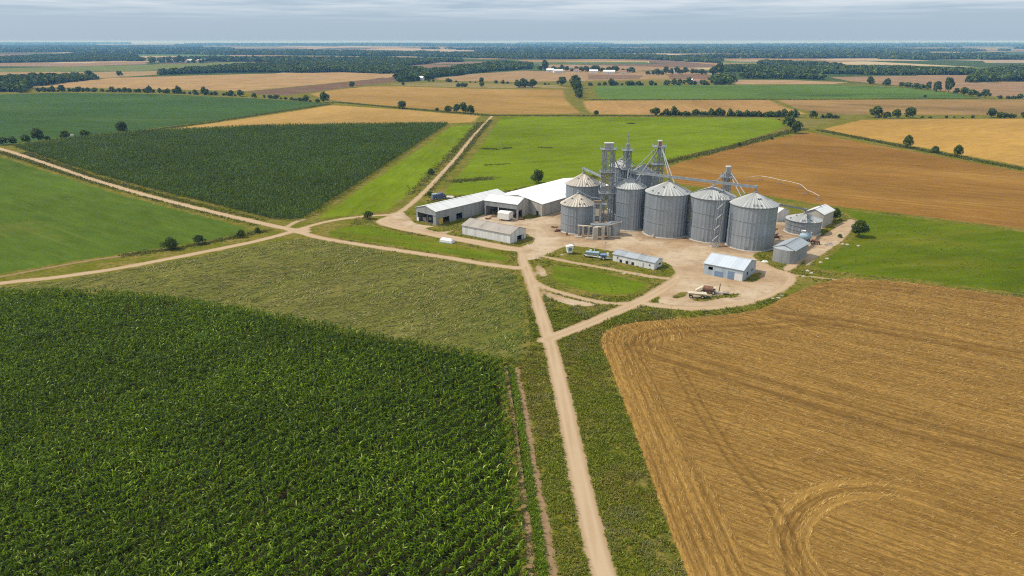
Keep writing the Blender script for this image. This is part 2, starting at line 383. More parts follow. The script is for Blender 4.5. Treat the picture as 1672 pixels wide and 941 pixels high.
def dirt_mat():
    k = N('pale_dirt'); p = k.pos(); d = k.attr("dirt"); c = k.attr("lane")
    big = k.noise(p, 0.045, 5, 0.6); fine = k.noise(p, 1.6, 6, 0.75); med = k.noise(p, 0.3, 5, 0.65)
    col = k.mix(k.ramp(big, 0.35, 0.65), (0.4297, 0.3157, 0.2018), (0.3795, 0.2669, 0.1614))
    col = k.mix(k.ramp(fine, 0.35, 0.7, 0, 0.4), col, (0.3366, 0.2344, 0.1384))
    # wheel lanes packed pale by traffic, loose brown soil between and towards the edge
    lane = k.ramp(k.math('ABSOLUTE', k.math('SUBTRACT', c, 0.5)), 0.05, 0.34, 1, 0)
    col = k.mix(k.math('MULTIPLY', lane, k.ramp(med, 0.3, 0.6, 0.3, 0.8)), col, (0.4583, 0.3483, 0.2306))
    col = k.mix(k.ramp(k.math('ADD', d, k.math('MULTIPLY', med, 1.2)), -0.6, 0.7, 0, 0.55), col, (0.2864, 0.1953, 0.1038))
    # swept tyre arcs in the yard
    arc = k.noise(k.mapv(p, (0.05, 0.5, 1), 0.3), 1.0, 6, 0.7)
    col = k.mix(k.math('MULTIPLY', k.ramp(arc, 0.5, 0.68), k.ramp(c, 1.0, 1.8, 0, 0.55)), col, (0.2864, 0.192, 0.1096))
    yd = k.ramp(c, 1.0, 1.8)
    col = k.mix(k.math('MULTIPLY', yd, k.ramp(k.noise(p, 0.05, 5, 0.6), 0.4, 0.6, 0, 0.7)), col, (0.5, 0.41, 0.3))
    col = k.mix(k.math('MULTIPLY', yd, k.ramp(k.noise(p, 0.11, 7, 0.75), 0.46, 0.6, 0, 0.55)), col, (0.265, 0.1725, 0.098))
    col = k.mix(k.math('MULTIPLY', yd, k.ramp(k.noise(p, 0.35, 7, 0.8), 0.54, 0.68, 0, 0.6)), col, (0.179, 0.1139, 0.0634))
    col = k.mix(k.math('MULTIPLY', yd, k.ramp(k.noise(p, 0.19, 7, 0.75), 0.6, 0.68, 0, 0.7)), col, (0.1217, 0.1042, 0.0317))
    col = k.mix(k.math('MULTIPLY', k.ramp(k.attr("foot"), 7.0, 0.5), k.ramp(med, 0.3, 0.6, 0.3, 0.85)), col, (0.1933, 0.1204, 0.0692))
    rag = k.math('ADD', d, k.math('ADD', k.math('MULTIPLY', k.math('SUBTRACT', k.noise(p, 0.9, 6, 0.75), 0.5), 2.2), k.math('MULTIPLY', k.math('SUBTRACT', k.noise(p, 0.13, 3, 0.6), 0.5), 2.6)))
    g = k.ramp(rag, -0.1, 0.45)
    col = k.mix(g, col, verge_colour(k, p))
    return k.done(k.bsdf(col, 1.0, 0, 0.0, k.bump(k.math('ADD', fine, med), 0.3, 0.15)))
M['ground'] = ground_mat(); M['dirt'] = dirt_mat()

def sheet(name, pts, z, mat, jit=0.6, step=None, rings=(1.5, 4.0, 8.0), world=False, holes=None):
    """a flat field: its outline is walked in short uneven steps; 'edge' holds the metres to the outline"""
    w = pts if world else GP(pts)
    cyv = sum(p[1] for p in w) / len(w); step = step or max(3.0, cyv / 60)
    out = []; n = len(w)
    for i in range(n):
        (x1, y1), (x2, y2) = w[i], w[(i + 1) % n]; L = math.hypot(x2 - x1, y2 - y1); m = max(1, int(L / step)); m = min(m, 160)
        for j in range(m):
            t = j / m; x = x1 + (x2 - x1) * t; y = y1 + (y2 - y1) * t
            q = (float(vnoise(x, y, 9.0, 3)) - 0.5) * 2 * jit if 0 < j else 0
            out.append((x - (y2 - y1) / L * q, y + (x2 - x1) / L * q))
    X = np.array(out); nb = len(X); nx = np.roll(X, -1, 0) - np.roll(X, 1, 0); nl = np.hypot(nx[:, 0], nx[:, 1]) + 1e-9
    A = 0.5 * np.sum(X[:, 0] * np.roll(X[:, 1], -1) - X[:, 1] * np.roll(X[:, 0], -1)); sg = 1 if A > 0 else -1
    nrm = np.stack([-nx[:, 1] / nl, nx[:, 0] / nl], 1) * sg
    sc = max(1.0, step / 4.0); ins = []
    for r in rings:
        q = X + nrm * r * sc; d = -sdf(q[:, 0], q[:, 1], out); ok = d > r * sc * 0.85; ins += [tuple(a) for a in q[ok]]
    allp = [Vector(p) for p in out] + [Vector(p) for p in ins]
    r_ = mgeo.delaunay_2d_cdt(allp, [], [list(range(nb))] if sg > 0 else [list(range(nb - 1, -1, -1))], 1, 1e-4)
    v = np.array([(p[0], p[1], z) for p in r_[0]]); f = np.array([q for q in r_[2] if len(q) == 3])
    e = np.maximum(0, -sdf(v[:, 0], v[:, 1], out)) / sc
    o = mesh_np(name, v, f, mat, attrs={"edge": e}); o["kind"] = "structure"
    return o

# ------------------------------------------------------------------ terrain and fields
g = mesh_np("ground", [(-27000, -3000, 0), (27000, -3000, 0), (27000, 26000, 0), (-27000, 26000, 0)], [(0, 1, 2, 3)], M['ground']); g["kind"] = "structure"

A_ = lambda p, q: math.atan2(G(*q)[1] - G(*p)[1], G(*q)[0] - G(*p)[0])
corn_ang = A_((0, 791), (479, 594))
CORN = GP([(-420, 500), (-150, 484), (0, 480), (130, 478), (250, 485), (350, 501), (480, 524), (600, 550), (720, 572), (800, 586), (822, 596), (834, 700), (853, 860), (860, 941), (872, 1080), (-700, 1080)])
HAY = GP([(-140, 492), (60, 462), (200, 441), (330, 418), (445, 394), (480, 390), (520, 391), (640, 412), (740, 427), (838, 444), (852, 470), (862, 520), (866, 560), (855, 588), (800, 583), (720, 569), (600, 547), (480, 521), (350, 498), (250, 482), (130, 475), (0, 477)])
WHEAT = GP([(980, 560), (984, 545), (1003, 534), (1040, 526), (1140, 518), (1200, 513), (1240, 506), (1290, 482), (1330, 464), (1380, 454), (1500, 463), (1672, 487), (2000, 530), (2300, 800), (2300, 1080), (1185, 1080), (1122, 941), (1080, 830), (1030, 690), (1000, 610)])
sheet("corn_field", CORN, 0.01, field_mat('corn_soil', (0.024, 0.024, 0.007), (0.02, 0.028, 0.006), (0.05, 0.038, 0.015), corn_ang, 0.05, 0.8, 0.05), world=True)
sheet("hay_field", HAY, 0.014, field_mat('cut_hay', (0.1, 0.108, 0.018), (0.15, 0.145, 0.034), (0.2, 0.165, 0.055), A_((445, 394), (60, 462)), 0.06, 0.5, 0.02, 1.5, patch_at=(0.5, 0.75)), world=True)
sheet("wheat_margin", WHEAT, 0.01, field_mat('stubble_soil', (0.24, 0.1254, 0.0315), (0.32, 0.1716, 0.0462), (0.192, 0.099, 0.0252), A_((1045, 570), (1672, 743)), 0.05, 0.9, 0.03), world=True)
tan1, tan2 = (0.5, 0.335, 0.15), (0.42, 0.275, 0.12)
FARCORN = GP([(22, 241), (120, 227), (230, 217), (410, 208), (560, 205), (732, 203), (610, 285), (508, 352), (490, 361), (440, 359), (330, 331), (240, 309), (150, 284), (75, 259)])
sheet("dark_corn_field", FARCORN, 0.01, field_mat('far_corn_soil', (0.035, 0.05, 0.02), (0.05, 0.065, 0.025), None, 0.4, 0.05, 0.5), world=True)
sheet("green_field", [(-330, 235), (-200, 215), (-60, 238), (0, 254), (100, 286), (200, 317), (300, 343), (400, 368), (418, 375), (390, 384), (350, 394), (250, 409), (100, 432), (0, 449), (-330, 505)], 0.01,
      field_mat('low_green_crop', (0.0664, 0.1064, 0.0131), (0.0839, 0.1270, 0.0172), (0.1398, 0.1510, 0.0293), A_((20, 290), (350, 380)), 0.012, 0.35, 0.012, 0.5, patch_at=(0.58, 0.75), stripes=(9.0, (0.1398, 0.1441, 0.0310), 0.93, 0.35)))
sheet("bright_strip_field", [(737, 205), (782, 204), (742, 250), (700, 292), (672, 318), (640, 345), (590, 352), (506, 360), (610, 290)], 0.01,
      field_mat('bright_grass_strip', (0.1232, 0.1759, 0.006), (0.1463, 0.1966, 0.009), (0.1694, 0.1794, 0.015), A_((640, 340), (760, 205)), 0.01, 0.5, 0.01, 0.8))
sheet("bright_green_field", [(815, 190), (1000, 191), (1270, 193), (1290, 205), (1262, 217), (1205, 236), (1085, 264), (1000, 282), (900, 300), (850, 309), (800, 320), (712, 320), (745, 283), (780, 238)], 0.01,
      field_mat('bright_green_grass', (0.1193, 0.169, 0.006), (0.1463, 0.1932, 0.009), (0.077, 0.1069, 0.0055), A_((720, 300), (900, 285)), 0.006, 0.06, 0.008, 0.35, patch_at=(0.58, 0.74), rowc=0.7))
sheet("brown_field", [(1075, 274), (1210, 237), (1262, 226), (1320, 215), (1400, 231), (1482, 245), (1580, 263), (1672, 280), (1900, 322), (1900, 400), (1672, 376), (1480, 352), (1330, 334), (1230, 318), (1100, 300)], 0.012,
      field_mat('brown_stubble', (0.2644, 0.1386, 0.0325), (0.1948, 0.098, 0.023), (0.3158, 0.1758, 0.0437), A_((1250, 300), (1672, 340)), 0.005, 0.22, 0.006, 0.5, stripes=(6.0, (0.1384, 0.0712, 0.0175), 0.6, 0.5)))
sheet("golden_field", [(1338, 211), (1370, 203), (1402, 195.5), (1500, 194), (1672, 193.5), (1950, 193), (1950, 335), (1672, 273), (1580, 256), (1482, 238), (1400, 224)], 0.012,
      field_mat('golden_wheat', (0.392, 0.2331, 0.0588), (0.35, 0.2048, 0.0504), (0.434, 0.2646, 0.0756), A_((1500, 225), (1672, 200)), 0.004, 0.1, 0.004, 0.3, stripes=(16.0, (0.28, 0.1638, 0.042), 0.9, 0.4)))
sheet("pale_triangle_field", [(1268, 194.5), (1373, 194.5), (1350, 203), (1333, 210), (1308, 208)], 0.01, field_mat('pale_fallow', (0.189, 0.1575, 0.042), (0.154, 0.1386, 0.0336), None, 0.3))
PASTURE = GP([(1392, 366), (1380, 348), (1340, 338), (1300, 330), (1250, 322), (1230, 320), (1330, 336), (1480, 354), (1672, 378), (1900, 402), (1950, 515), (1672, 483), (1500, 459), (1400, 449), (1322, 440), (1345, 408)])
sheet("right_pasture", PASTURE, 0.008,
      field_mat('rough_pasture', (0.068, 0.1023, 0.0044), (0.102, 0.1333, 0.007), (0.136, 0.1364, 0.012), A_((1400, 440), (1672, 420)), 0.01, 0.12, 0.012, 0.6, patch_at=(0.5, 0.68)), world=True)
sheet("tan_strip_field", [(232, 216), (330, 203), (420, 190), (480, 181), (542, 171), (600, 175), (667, 179), (720, 184), (790, 189), (778, 200), (735, 202), (560, 204), (410, 207)], 0.012,
      field_mat('tan_strip', (0.385, 0.2457, 0.0798), (0.336, 0.2079, 0.063), (0.252, 0.1827, 0.0504), A_((250, 213), (540, 175)), 0.004, 0.12, 0.005, 0.3, patch_at=(0.62, 0.75)))
sheet("dark_green_field", [(-300, 158), (0, 154), (100, 151.5), (250, 153), (420, 160.5), (480, 164), (546, 169), (480, 180), (420, 189), (330, 201), (222, 214), (100, 226), (0, 239), (-300, 275)], 0.01,
      field_mat('dark_green_crop', (0.0475, 0.0874, 0.0224), (0.057, 0.1012, 0.028), (0.076, 0.1196, 0.0315), A_((0, 180), (420, 180)), 0.004, 0.08, 0.003, 0.3))
sheet("tan_centre_field", [(500, 153.5), (540, 147), (597, 141), (661, 141), (790, 145), (925, 146), (929, 162), (945, 176), (958, 186.5), (811, 187.5), (775, 185), (667, 176.5), (600, 171), (552, 166.5), (520, 161)], 0.012,
      field_mat('tan_centre', (0.329, 0.2016, 0.0609), (0.28, 0.1733, 0.0525), (0.21, 0.1512, 0.0399), A_((600, 165), (900, 180)), 0.003, 0.07, 0.004, 0.2, patch_at=(0.55, 0.7)))
sheet("pink_stubble_field", [(946, 164.5), (1100, 163.5), (1260, 163), (1290, 176), (1330, 187.5), (1250, 187.5), (1060, 188), (962, 187), (950, 176)], 0.012,
      field_mat('pink_stubble', (0.322, 0.1953, 0.0735), (0.28, 0.167, 0.0609), (0.35, 0.2331, 0.084), A_((990, 186), (975, 165)), 0.003, 0.09, 0.004, 0.2))
sheet("grey_stubble_field", [(1262, 163), (1402, 162.6), (1672, 162.6), (1950, 162.6), (1950, 190), (1672, 189), (1480, 188), (1332, 187.5), (1292, 176)], 0.012,
      field_mat('grey_stubble', (0.294, 0.1858, 0.0714), (0.224, 0.1386, 0.0546), (0.168, 0.1134, 0.0462), A_((1300, 170), (1672, 185)), 0.002, 0.05, 0.003, 0.2, patch_at=(0.48, 0.62)))
sheet("mid_green_field", [(972, 162), (962, 141.5), (1000, 139), (1169, 139), (1362, 138.2), (1482, 143), (1560, 152), (1603, 159), (1583, 161), (1300, 162.3), (1000, 162.4)], 0.012,
      field_mat('mid_green_crop', (0.0855, 0.138, 0.0245), (0.1045, 0.1656, 0.0315), (0.0427, 0.0782, 0.021), 0.05, 0.0016, 0.012, 0.0016, 0.2, patch_at=(0.5, 0.62)))  # the dark third colour paints patches of cloud shadow into the crop
FARQ = []
FAR = [  # name, outline, colour, second colour
 ("tan_far_field", [(50, 141), (120, 133), (187, 127), (368, 122), (560, 117.5), (644, 121.5), (650, 124), (560, 134), (402, 149), (300, 146.5), (100, 143)], (0.3552, 0.231, 0.1054), (0.3108, 0.203, 0.0899)),
 ("plough_field", [(403, 150), (560, 134.6), (651, 124.6), (656, 132), (574, 142), (500, 151.5), (470, 156), (420, 154)], (0.1406, 0.0875, 0.0527), (0.1702, 0.105, 0.062)),
 ("pink_far_field", [(-60, 104), (10, 103), (235, 100), (240, 105), (110, 109), (-60, 108)], (0.2664, 0.175, 0.1054), (0.2368, 0.154, 0.093)),
 ("pale_green_far_field", [(-60, 112), (0, 112), (240, 106), (420, 100), (372, 111), (240, 116), (-60, 118.5)], (0.126, 0.1558, 0.042), (0.153, 0.164, 0.048)),
 ("tan_far_field", [(-60, 119.5), (0, 119), (245, 116.5), (372, 112), (244, 123), (165, 128), (140, 122), (-60, 123)], (0.3182, 0.224, 0.1054), (0.2812, 0.196, 0.093)),
 ("green_far_field", [(205, 87.5), (375, 85.5), (370, 93), (235, 93)], (0.108, 0.1558, 0.042), (0.117, 0.164, 0.048)),
 ("white_far_field", [(258, 82.5), (355, 82.5), (355, 84.6), (262, 84.6)], (0.518, 0.476, 0.372), (0.481, 0.42, 0.31)),
 ("tan_far_field", [(385, 86), (520, 84), (560, 86), (520, 89), (400, 89)], (0.333, 0.245, 0.124), (0.37, 0.28, 0.1488)),
 ("green_far_field", [(674, 93), (785, 91), (781, 96), (690, 96)], (0.09, 0.1312, 0.03), (0.108, 0.1476, 0.036)),
 ("plough_far_field", [(637, 109), (694, 105), (768, 106.5), (748, 112), (694, 115)], (0.1776, 0.1155, 0.0744), (0.2072, 0.133, 0.0868)),
 ("yellow_far_field", [(925, 100.5), (1060, 100), (1060, 105), (928, 104)], (0.3478, 0.266, 0.1116), (0.37, 0.28, 0.124)),
 ("tan_far_field", [(700, 129.5), (770, 121), (855, 115.5), (960, 118), (1060, 120), (1060, 129), (959, 132), (855, 134), (734, 132)], (0.3182, 0.21, 0.0992), (0.2664, 0.175, 0.0899)),
 ("olive_far_field", [(630, 137.5), (734, 134.5), (912, 139.5), (929, 144.5), (785, 144), (661, 140)], (0.2442, 0.189, 0.0682), (0.2072, 0.168, 0.062)),
 ("brown_far_field", [(1354, 126), (1470, 124), (1591, 124), (1579, 134), (1672, 136), (1800, 137), (1800, 161), (1672, 160), (1610, 157), (1480, 140.5), (1390, 133)], (0.2442, 0.1575, 0.0899), (0.2738, 0.1785, 0.0992)),
 ("plough_far_field", [(960, 122), (1050, 123), (1045, 129), (960, 130)], (0.1776, 0.112, 0.0713), (0.2072, 0.133, 0.0806)),
 ("plough_far_field", [(1088, 122), (1172, 122), (1172, 130), (1095, 129)], (0.185, 0.119, 0.0744), (0.1554, 0.098, 0.062)),
 ("tan_far_field", [(1201, 130.5), (1290, 131), (1386, 134.5), (1362, 137.4), (1201, 137.8)], (0.3108, 0.21, 0.1116), (0.3404, 0.231, 0.124)),
 ("yellow_far_field", [(1213, 122.5), (1301, 122.5), (1293, 128), (1213, 128)], (0.2368, 0.203, 0.0682), (0.2664, 0.224, 0.0806)),
 ("pink_far_field", [(1322, 106.5), (1494, 106.5), (1482, 111.5), (1340, 112)], (0.2442, 0.1645, 0.1054), (0.2664, 0.182, 0.1178)),
 ("pale_far_field", [(1281, 90.5), (1442, 84.5), (1450, 87.5), (1290, 92)], (0.407, 0.329, 0.2108), (0.37, 0.301, 0.186)),
 ("green_far_field", [(1173, 98.5), (1257, 100), (1241, 104), (1180, 103)], (0.117, 0.164, 0.042), (0.108, 0.1476, 0.036)),
 ("pale_far_field", [(1600, 97), (1760, 96), (1760, 103), (1610, 103)], (0.296, 0.231, 0.1488), (0.333, 0.259, 0.1674)),
 ("tan_far_field", [(880, 106), (1000, 107), (985, 112), (890, 111)], (0.2664, 0.182, 0.1054), (0.296, 0.203, 0.1178)),
]
fr_ = random.Random(11)
for i in range(60):
    Y = 2700 * (14000 / 2700) ** ((i + fr_.random()) / 60); X = fr_.uniform(-0.85, 0.85) * Y; lx = Y * fr_.uniform(.03, .09); ly = Y * fr_.uniform(.03, .085); sk = fr_.uniform(-.4, .4) * ly
    c_ = fr_.choice([(0.34, 0.25, 0.14), (0.4, 0.31, 0.19), (0.12, 0.16, 0.05), (0.46, 0.38, 0.26), (0.1, 0.14, 0.045), (0.24, 0.17, 0.12)])
    FARQ.append(([(X - lx, Y - ly), (X + lx, Y - ly * fr_.uniform(.7, 1.1)), (X + lx * fr_.uniform(.8, 1.2) + sk, Y + ly), (X - lx * fr_.uniform(.8, 1.2) + sk, Y + ly * fr_.uniform(.7, 1.1))], c_))
for i, (n_, p_, a_, b_) in enumerate(FAR):
    sheet(n_, p_, 0.03 + 0.01 * (i % 5), field_mat(n_ + '_soil', a_, b_, None, rnd.uniform(-0.3, 0.3), 0.002, 0.03, fine=0.1, bump=0, edge=False), jit=2.5)

LAWN = [smooth_line(GP(q), 4, True) for q in ([(893, 436), (925, 435), (1000, 448), (1058, 462), (1062, 468), (1045, 478), (1005, 484), (955, 478), (910, 463), (892, 449)], [(528, 381), (600, 366), (640, 376), (700, 389), (780, 406), (830, 418), (832, 426), (790, 425), (700, 411), (600, 396)])]
for q in LAWN: sheet("lawn", q, 0.016, field_mat('mown_grass', (0.092, 0.1332, 0.0066), (0.12, 0.162, 0.0102), (0.136, 0.1224, 0.015), -0.45, 0.03, 0.35, 0.03, 0.8, patch_at=(0.5, 0.68)), world=True, jit=0.3)
for i, (p_, c_) in enumerate(FARQ):
    sheet('far_field', p_, 0.15 + 0.03 * (i % 9), field_mat('far_field_soil', c_, tuple(v * .85 for v in c_), None, rnd.uniform(-.3, .3), 0.001, 0.01, fine=0.02, bump=0, edge=False), jit=6, world=True)
# ------------------------------------------------------------------ roads and yard: one grid of ground, split into road and farmyard
ROADS = [([(1075, 1085), (1032, 1020), (987, 941), (960, 840), (938, 740), (917, 640), (903, 580), (893, 545), (882, 510), (872, 475), (862, 445), (855, 428), (853, 412)], 2.0),
 ([(890, 556), (915, 546), (950, 533), (1000, 512), (1050, 490), (1090, 467), (1110, 452), (1117, 438), (1100, 424), (1040, 408), (980, 400), (920, 398), (872, 404)], 2.3),
 ([(862, 448), (876, 463), (900, 473), (926, 481), (976, 493), (1010, 496), (1036, 496)], 1.3),
 ([(862, 418), (876, 417), (926, 427), (1001, 440.5), (1064, 452), (1092, 455)], 1.1),
 ([(856, 438), (835, 437), (790, 431), (730, 421), (650, 409), (570, 397), (520, 388), (490, 380), (470, 375)], 1.9),
 ([(-200, 492), (0, 463), (100, 452), (200, 437), (300, 418), (400, 398), (450, 386), (478, 378), (500, 374)], 1.9),
 ([(-200, 195), (-80, 222), (0, 243), (60, 262), (150, 293), (250, 322), (350, 347), (420, 363), (470, 374), (500, 378)], 2.1),
 ([(478, 379), (510, 368), (550, 359), (600, 353), (640, 350), (660, 342), (690, 316), (715, 290), (745, 257), (775, 220), (803, 190)], 1.5),
 ([(640, 355), (625, 362), (650, 371), (690, 379), (740, 389), (790, 398), (830, 406), (858, 408)], 3.2),
 ([(1056, 497), (1110, 503), (1170, 502), (1225, 492), (1265, 477), (1290, 460), (1288, 449), (1262, 440), (1245, 432)], 1.8),
 ([(1292, 449), (1340, 454), (1400, 461)], 0.6),
 ([(470, 370), (484, 362), (500, 358)], 1.0),
 ([(1285, 440), (1305, 425), (1330, 402), (1352, 385), (1390, 362)], 1.6)]
YARD = [[(655, 345), (676, 364), (712, 370), (742, 372), (765, 366), (793, 350), (845, 358), (885, 354), (915, 345), (960, 345), (1010, 345), (1060, 365), (1180, 378), (1262, 392), (1264, 410), (1240, 418), (1262, 437), (1288, 447), (1290, 460), (1262, 482), (1200, 497), (1130, 500), (1090, 497), (1075, 490), (1092, 470), (1104, 455), (1100, 440), (1082, 427), (1000, 410), (930, 402), (900, 412), (866, 425), (852, 418), (846, 408), (868, 394), (855, 380), (800, 372), (760, 372), (735, 378), (712, 384), (640, 366), (630, 358)],
        [(1250, 372), (1262, 360), (1296, 352), (1330, 367), (1360, 370), (1388, 358), (1396, 366), (1378, 390), (1350, 410), (1330, 424), (1316, 434), (1306, 404), (1262, 399)]]
YARD += [[(886, 474), (905, 481), (925, 487), (955, 494), (972, 498), (950, 500), (925, 497), (905, 490), (893, 484)], [(877, 434), (888, 440), (890, 452), (882, 448)]]
ISLE = [[(738, 379), (756, 377), (800, 380), (858, 384), (874, 393), (858, 401), (830, 402), (790, 395), (750, 387)],
        [(694, 373), (714, 369), (752, 362), (766, 357), (764, 366), (752, 374), (718, 379)],
        [(914, 418), (930, 411), (960, 410), (1000, 415), (1060, 426), (1086, 432), (1099, 444), (1092, 450), (1060, 448), (1000, 437), (950, 428)],
        [(1098, 485), (1112, 477), (1124, 478), (1116, 485), (1106, 488)], [(1130, 490), (1152, 484), (1178, 482), (1206, 479), (1204, 485), (1176, 488), (1150, 493)],
        [(1214, 459), (1234, 446), (1245, 447), (1238, 460)],
        [(1228, 419), (1258, 404), (1290, 402), (1318, 413), (1296, 430), (1286, 438), (1261, 435)],
        [(1336, 378), (1352, 371), (1366, 373), (1362, 384), (1345, 388)]]
ROADS = [(smooth_line(GP(p), 5), w) for p, w in ROADS]; YARD = [smooth_line(GP(p), 3, True) for p in YARD]; ISLE = [smooth_line(GP(p), 3, True) for p in ISLE]
def dirt_field(x, y):
    d = np.full(x.shape, 1e6); lane = np.full(x.shape, 9.0); dr = np.full(x.shape, 1e6)
    for pl, w in ROADS:
        b = np.array(pl); m = (x > b[:, 0].min() - 12) & (x < b[:, 0].max() + 12) & (y > b[:, 1].min() - 12) & (y < b[:, 1].max() + 12)
        if not m.any(): continue
        q, _ = dline(x[m], y[m], pl); u = q / w
        d[m] = np.minimum(d[m], q - w); lane[m] = np.minimum(lane[m], u); dr[m] = np.minimum(dr[m], q - w)
    dy = np.full(x.shape, 1e6)
    for pl in YARD: dy = np.minimum(dy, sdf(x, y, pl))
    for pl in ISLE: dy = np.maximum(dy, -sdf(x, y, pl))
    lane = lane + np.clip((-dy - 0.3) / 2.5, 0, 1) * 1.6
    return np.minimum(d, dy), lane, dy
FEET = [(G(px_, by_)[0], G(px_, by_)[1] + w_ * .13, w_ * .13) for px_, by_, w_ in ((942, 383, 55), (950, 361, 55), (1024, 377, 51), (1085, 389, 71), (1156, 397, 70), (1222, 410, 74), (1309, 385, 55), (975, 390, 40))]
gs = 1.4
gx = np.arange(-640, 330, gs); gy = np.arange(62, 810, gs)
XX, YY = np.meshgrid(gx, gy); D = np.full(XX.shape, 1e6)
# only the cells near some road or yard matter
near = np.zeros(XX.shape, bool)
for pl, w in ROADS + [(q, 2) for q in YARD]:
    a = np.array(pl)
    for (x1, y1), (x2, y2) in zip(pl, pl[1:] + pl[:1] if (pl in YARD) else pl[1:]):
        n_ = max(1, int(math.hypot(x2 - x1, y2 - y1) / 3))
        for t in np.linspace(0, 1, n_ + 1):
            i = int((x1 + (x2 - x1) * t - gx[0]) / gs); j = int((y1 + (y2 - y1) * t - gy[0]) / gs); r = 6
            near[max(0, j - r):max(0, j + r + 1), max(0, i - r):max(0, i + r + 1)] = True
for pl in YARD:
    b = np.array(pl); i0, i1 = [int((q - gx[0]) / gs) for q in (b[:, 0].min(), b[:, 0].max())]; j0, j1 = [int((q - gy[0]) / gs) for q in (b[:, 1].min(), b[:, 1].max())]
    near[j0:j1 + 2, i0:i1 + 2] = True
dd, ll, yy = dirt_field(XX[near], YY[near])
D[near] = dd; LN = np.full(XX.shape, 9.0); LN[near] = ll; DY = np.full(XX.shape, 1e6); DY[near] = yy
cell = np.minimum(np.minimum(D[:-1, :-1], D[1:, 1:]), np.minimum(D[:-1, 1:], D[1:, :-1])) < 2.2
isyard = (DY[:-1, :-1] < 0.5)
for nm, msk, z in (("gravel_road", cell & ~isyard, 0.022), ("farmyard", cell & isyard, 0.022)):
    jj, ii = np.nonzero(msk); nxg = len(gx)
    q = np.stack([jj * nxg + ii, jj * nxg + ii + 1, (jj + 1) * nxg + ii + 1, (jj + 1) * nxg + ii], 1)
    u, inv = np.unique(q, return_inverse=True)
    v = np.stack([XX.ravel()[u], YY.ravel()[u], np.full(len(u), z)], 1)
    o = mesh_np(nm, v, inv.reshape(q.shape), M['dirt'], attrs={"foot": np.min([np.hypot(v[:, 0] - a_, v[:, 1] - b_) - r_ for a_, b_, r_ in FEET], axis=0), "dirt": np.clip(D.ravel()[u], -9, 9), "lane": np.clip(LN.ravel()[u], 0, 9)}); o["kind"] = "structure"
def soil_strip(pts, hw):
    pl = smooth_line(GP(pts), 8); a = np.array(pl); t = np.gradient(a, axis=0); t /= np.linalg.norm(t, axis=1)[:, None]; nn = np.stack([-t[:, 1], t[:, 0]], 1)
    us = np.array([-2.2, -1, 0, 1, 2.2]); v = []; dv = []
    for i in range(len(a)):
        for u in us: v.append((*(a[i] + nn[i] * u * hw), 0.018)); dv.append((abs(u) - 1) * hw)
    f = [(i * 5 + j, i * 5 + j + 1, i * 5 + 6 + j, i * 5 + 5 + j) for i in range(len(a) - 1) for j in range(4)]
    o = mesh_np("soil_track", v, f, M['soil'], attrs={"dirt": dv}); o["kind"] = "structure"; return pl
def soil_mat():
    k = N('bare_soil'); p = k.pos(); d = k.attr("dirt"); n1 = k.noise(p, 1.3, 6, 0.7)
    c = k.mix(k.ramp(n1, 0.35, 0.65), (0.2, 0.13, 0.07), (0.29, 0.195, 0.11))
    c = k.mix(k.ramp(k.math('ADD', d, k.math('MULTIPLY', k.math('SUBTRACT', k.noise(p, 0.7, 5, 0.7), 0.5), 2.4)), -0.1, 0.3), c, verge_colour(k, p))
    return k.done(k.bsdf(c, 1.0, 0, 0.0, k.bump(n1, 0.5, 0.2)))
M['soil'] = soil_mat()
T1 = soil_strip([(826, 598), (840, 680), (850, 760), (860, 850), (868, 941), (880, 1080)], 0.55)
T2 = soil_strip([(842, 600), (857, 680), (872, 770), (888, 850), (904, 941), (928, 1080)], 1.0)
soil_strip([(-100, 468), (0, 452), (60, 441), (150, 425), (240, 413)], 0.9)

# ------------------------------------------------------------------ crops and grass made of blades
def strips(base, yaw, L, Wd, el, curve, seg, twist=None, taper=True):
    n = len(base); pos = base.copy(); a = el.copy(); v = np.zeros((n, seg + 1, 2, 3), np.float32)
    sx, sy = -np.sin(yaw), np.cos(yaw)
    if twist is not None: sz = np.sin(twist); ck = np.cos(twist)
    else: sz = np.zeros(n); ck = np.ones(n)
    for i in range(seg + 1):
        t = i / seg; w = Wd * (0.5 if not taper else (0.35 + 0.35 * t * 2 if t < 0.35 else 0.5 * (1.02 - ((t - 0.35) / 0.65) ** 2)))
        for s_, q in ((-1, 0), (1, 1)):
            v[:, i, q, 0] = pos[:, 0] + s_ * sx * ck * w; v[:, i, q, 1] = pos[:, 1] + s_ * sy * ck * w; v[:, i, q, 2] = pos[:, 2] + s_ * sz * w
        st = L / seg
        pos = pos + np.stack([np.cos(yaw) * np.cos(a) * st, np.sin(yaw) * np.cos(a) * st, np.sin(a) * st], 1); a = a - curve / seg
    k = (seg + 1) * 2; b = (np.arange(n) * k)[:, None, None]
    q = np.array([[2 * i, 2 * i + 1, 2 * i + 3, 2 * i + 2] for i in range(seg)])[None]
    return v.reshape(-1, 3), (b + q).reshape(-1, 4), k
def blades(name, base, yaw, L, Wd, el, curve, seg, col, mat, label, cat, twist=None):
    v, f, k = strips(base, yaw, L, Wd, el, curve, seg, twist)
    return tag(mesh_np(name, v, f, mat, np.repeat(col, k, axis=0)), label, cat, kind="stuff")
def tint(n, cols, w, var=0.2, extra=None):
    cols = np.array(cols); i = rng.choice(len(cols), n, p=np.array(w) / sum(w)); c = cols[i] * (1 + rng.normal(0, var, (n, 1)))
    if extra is not None: c = c * extra[:, None]
    return np.clip(c, 0.004, 0.9)

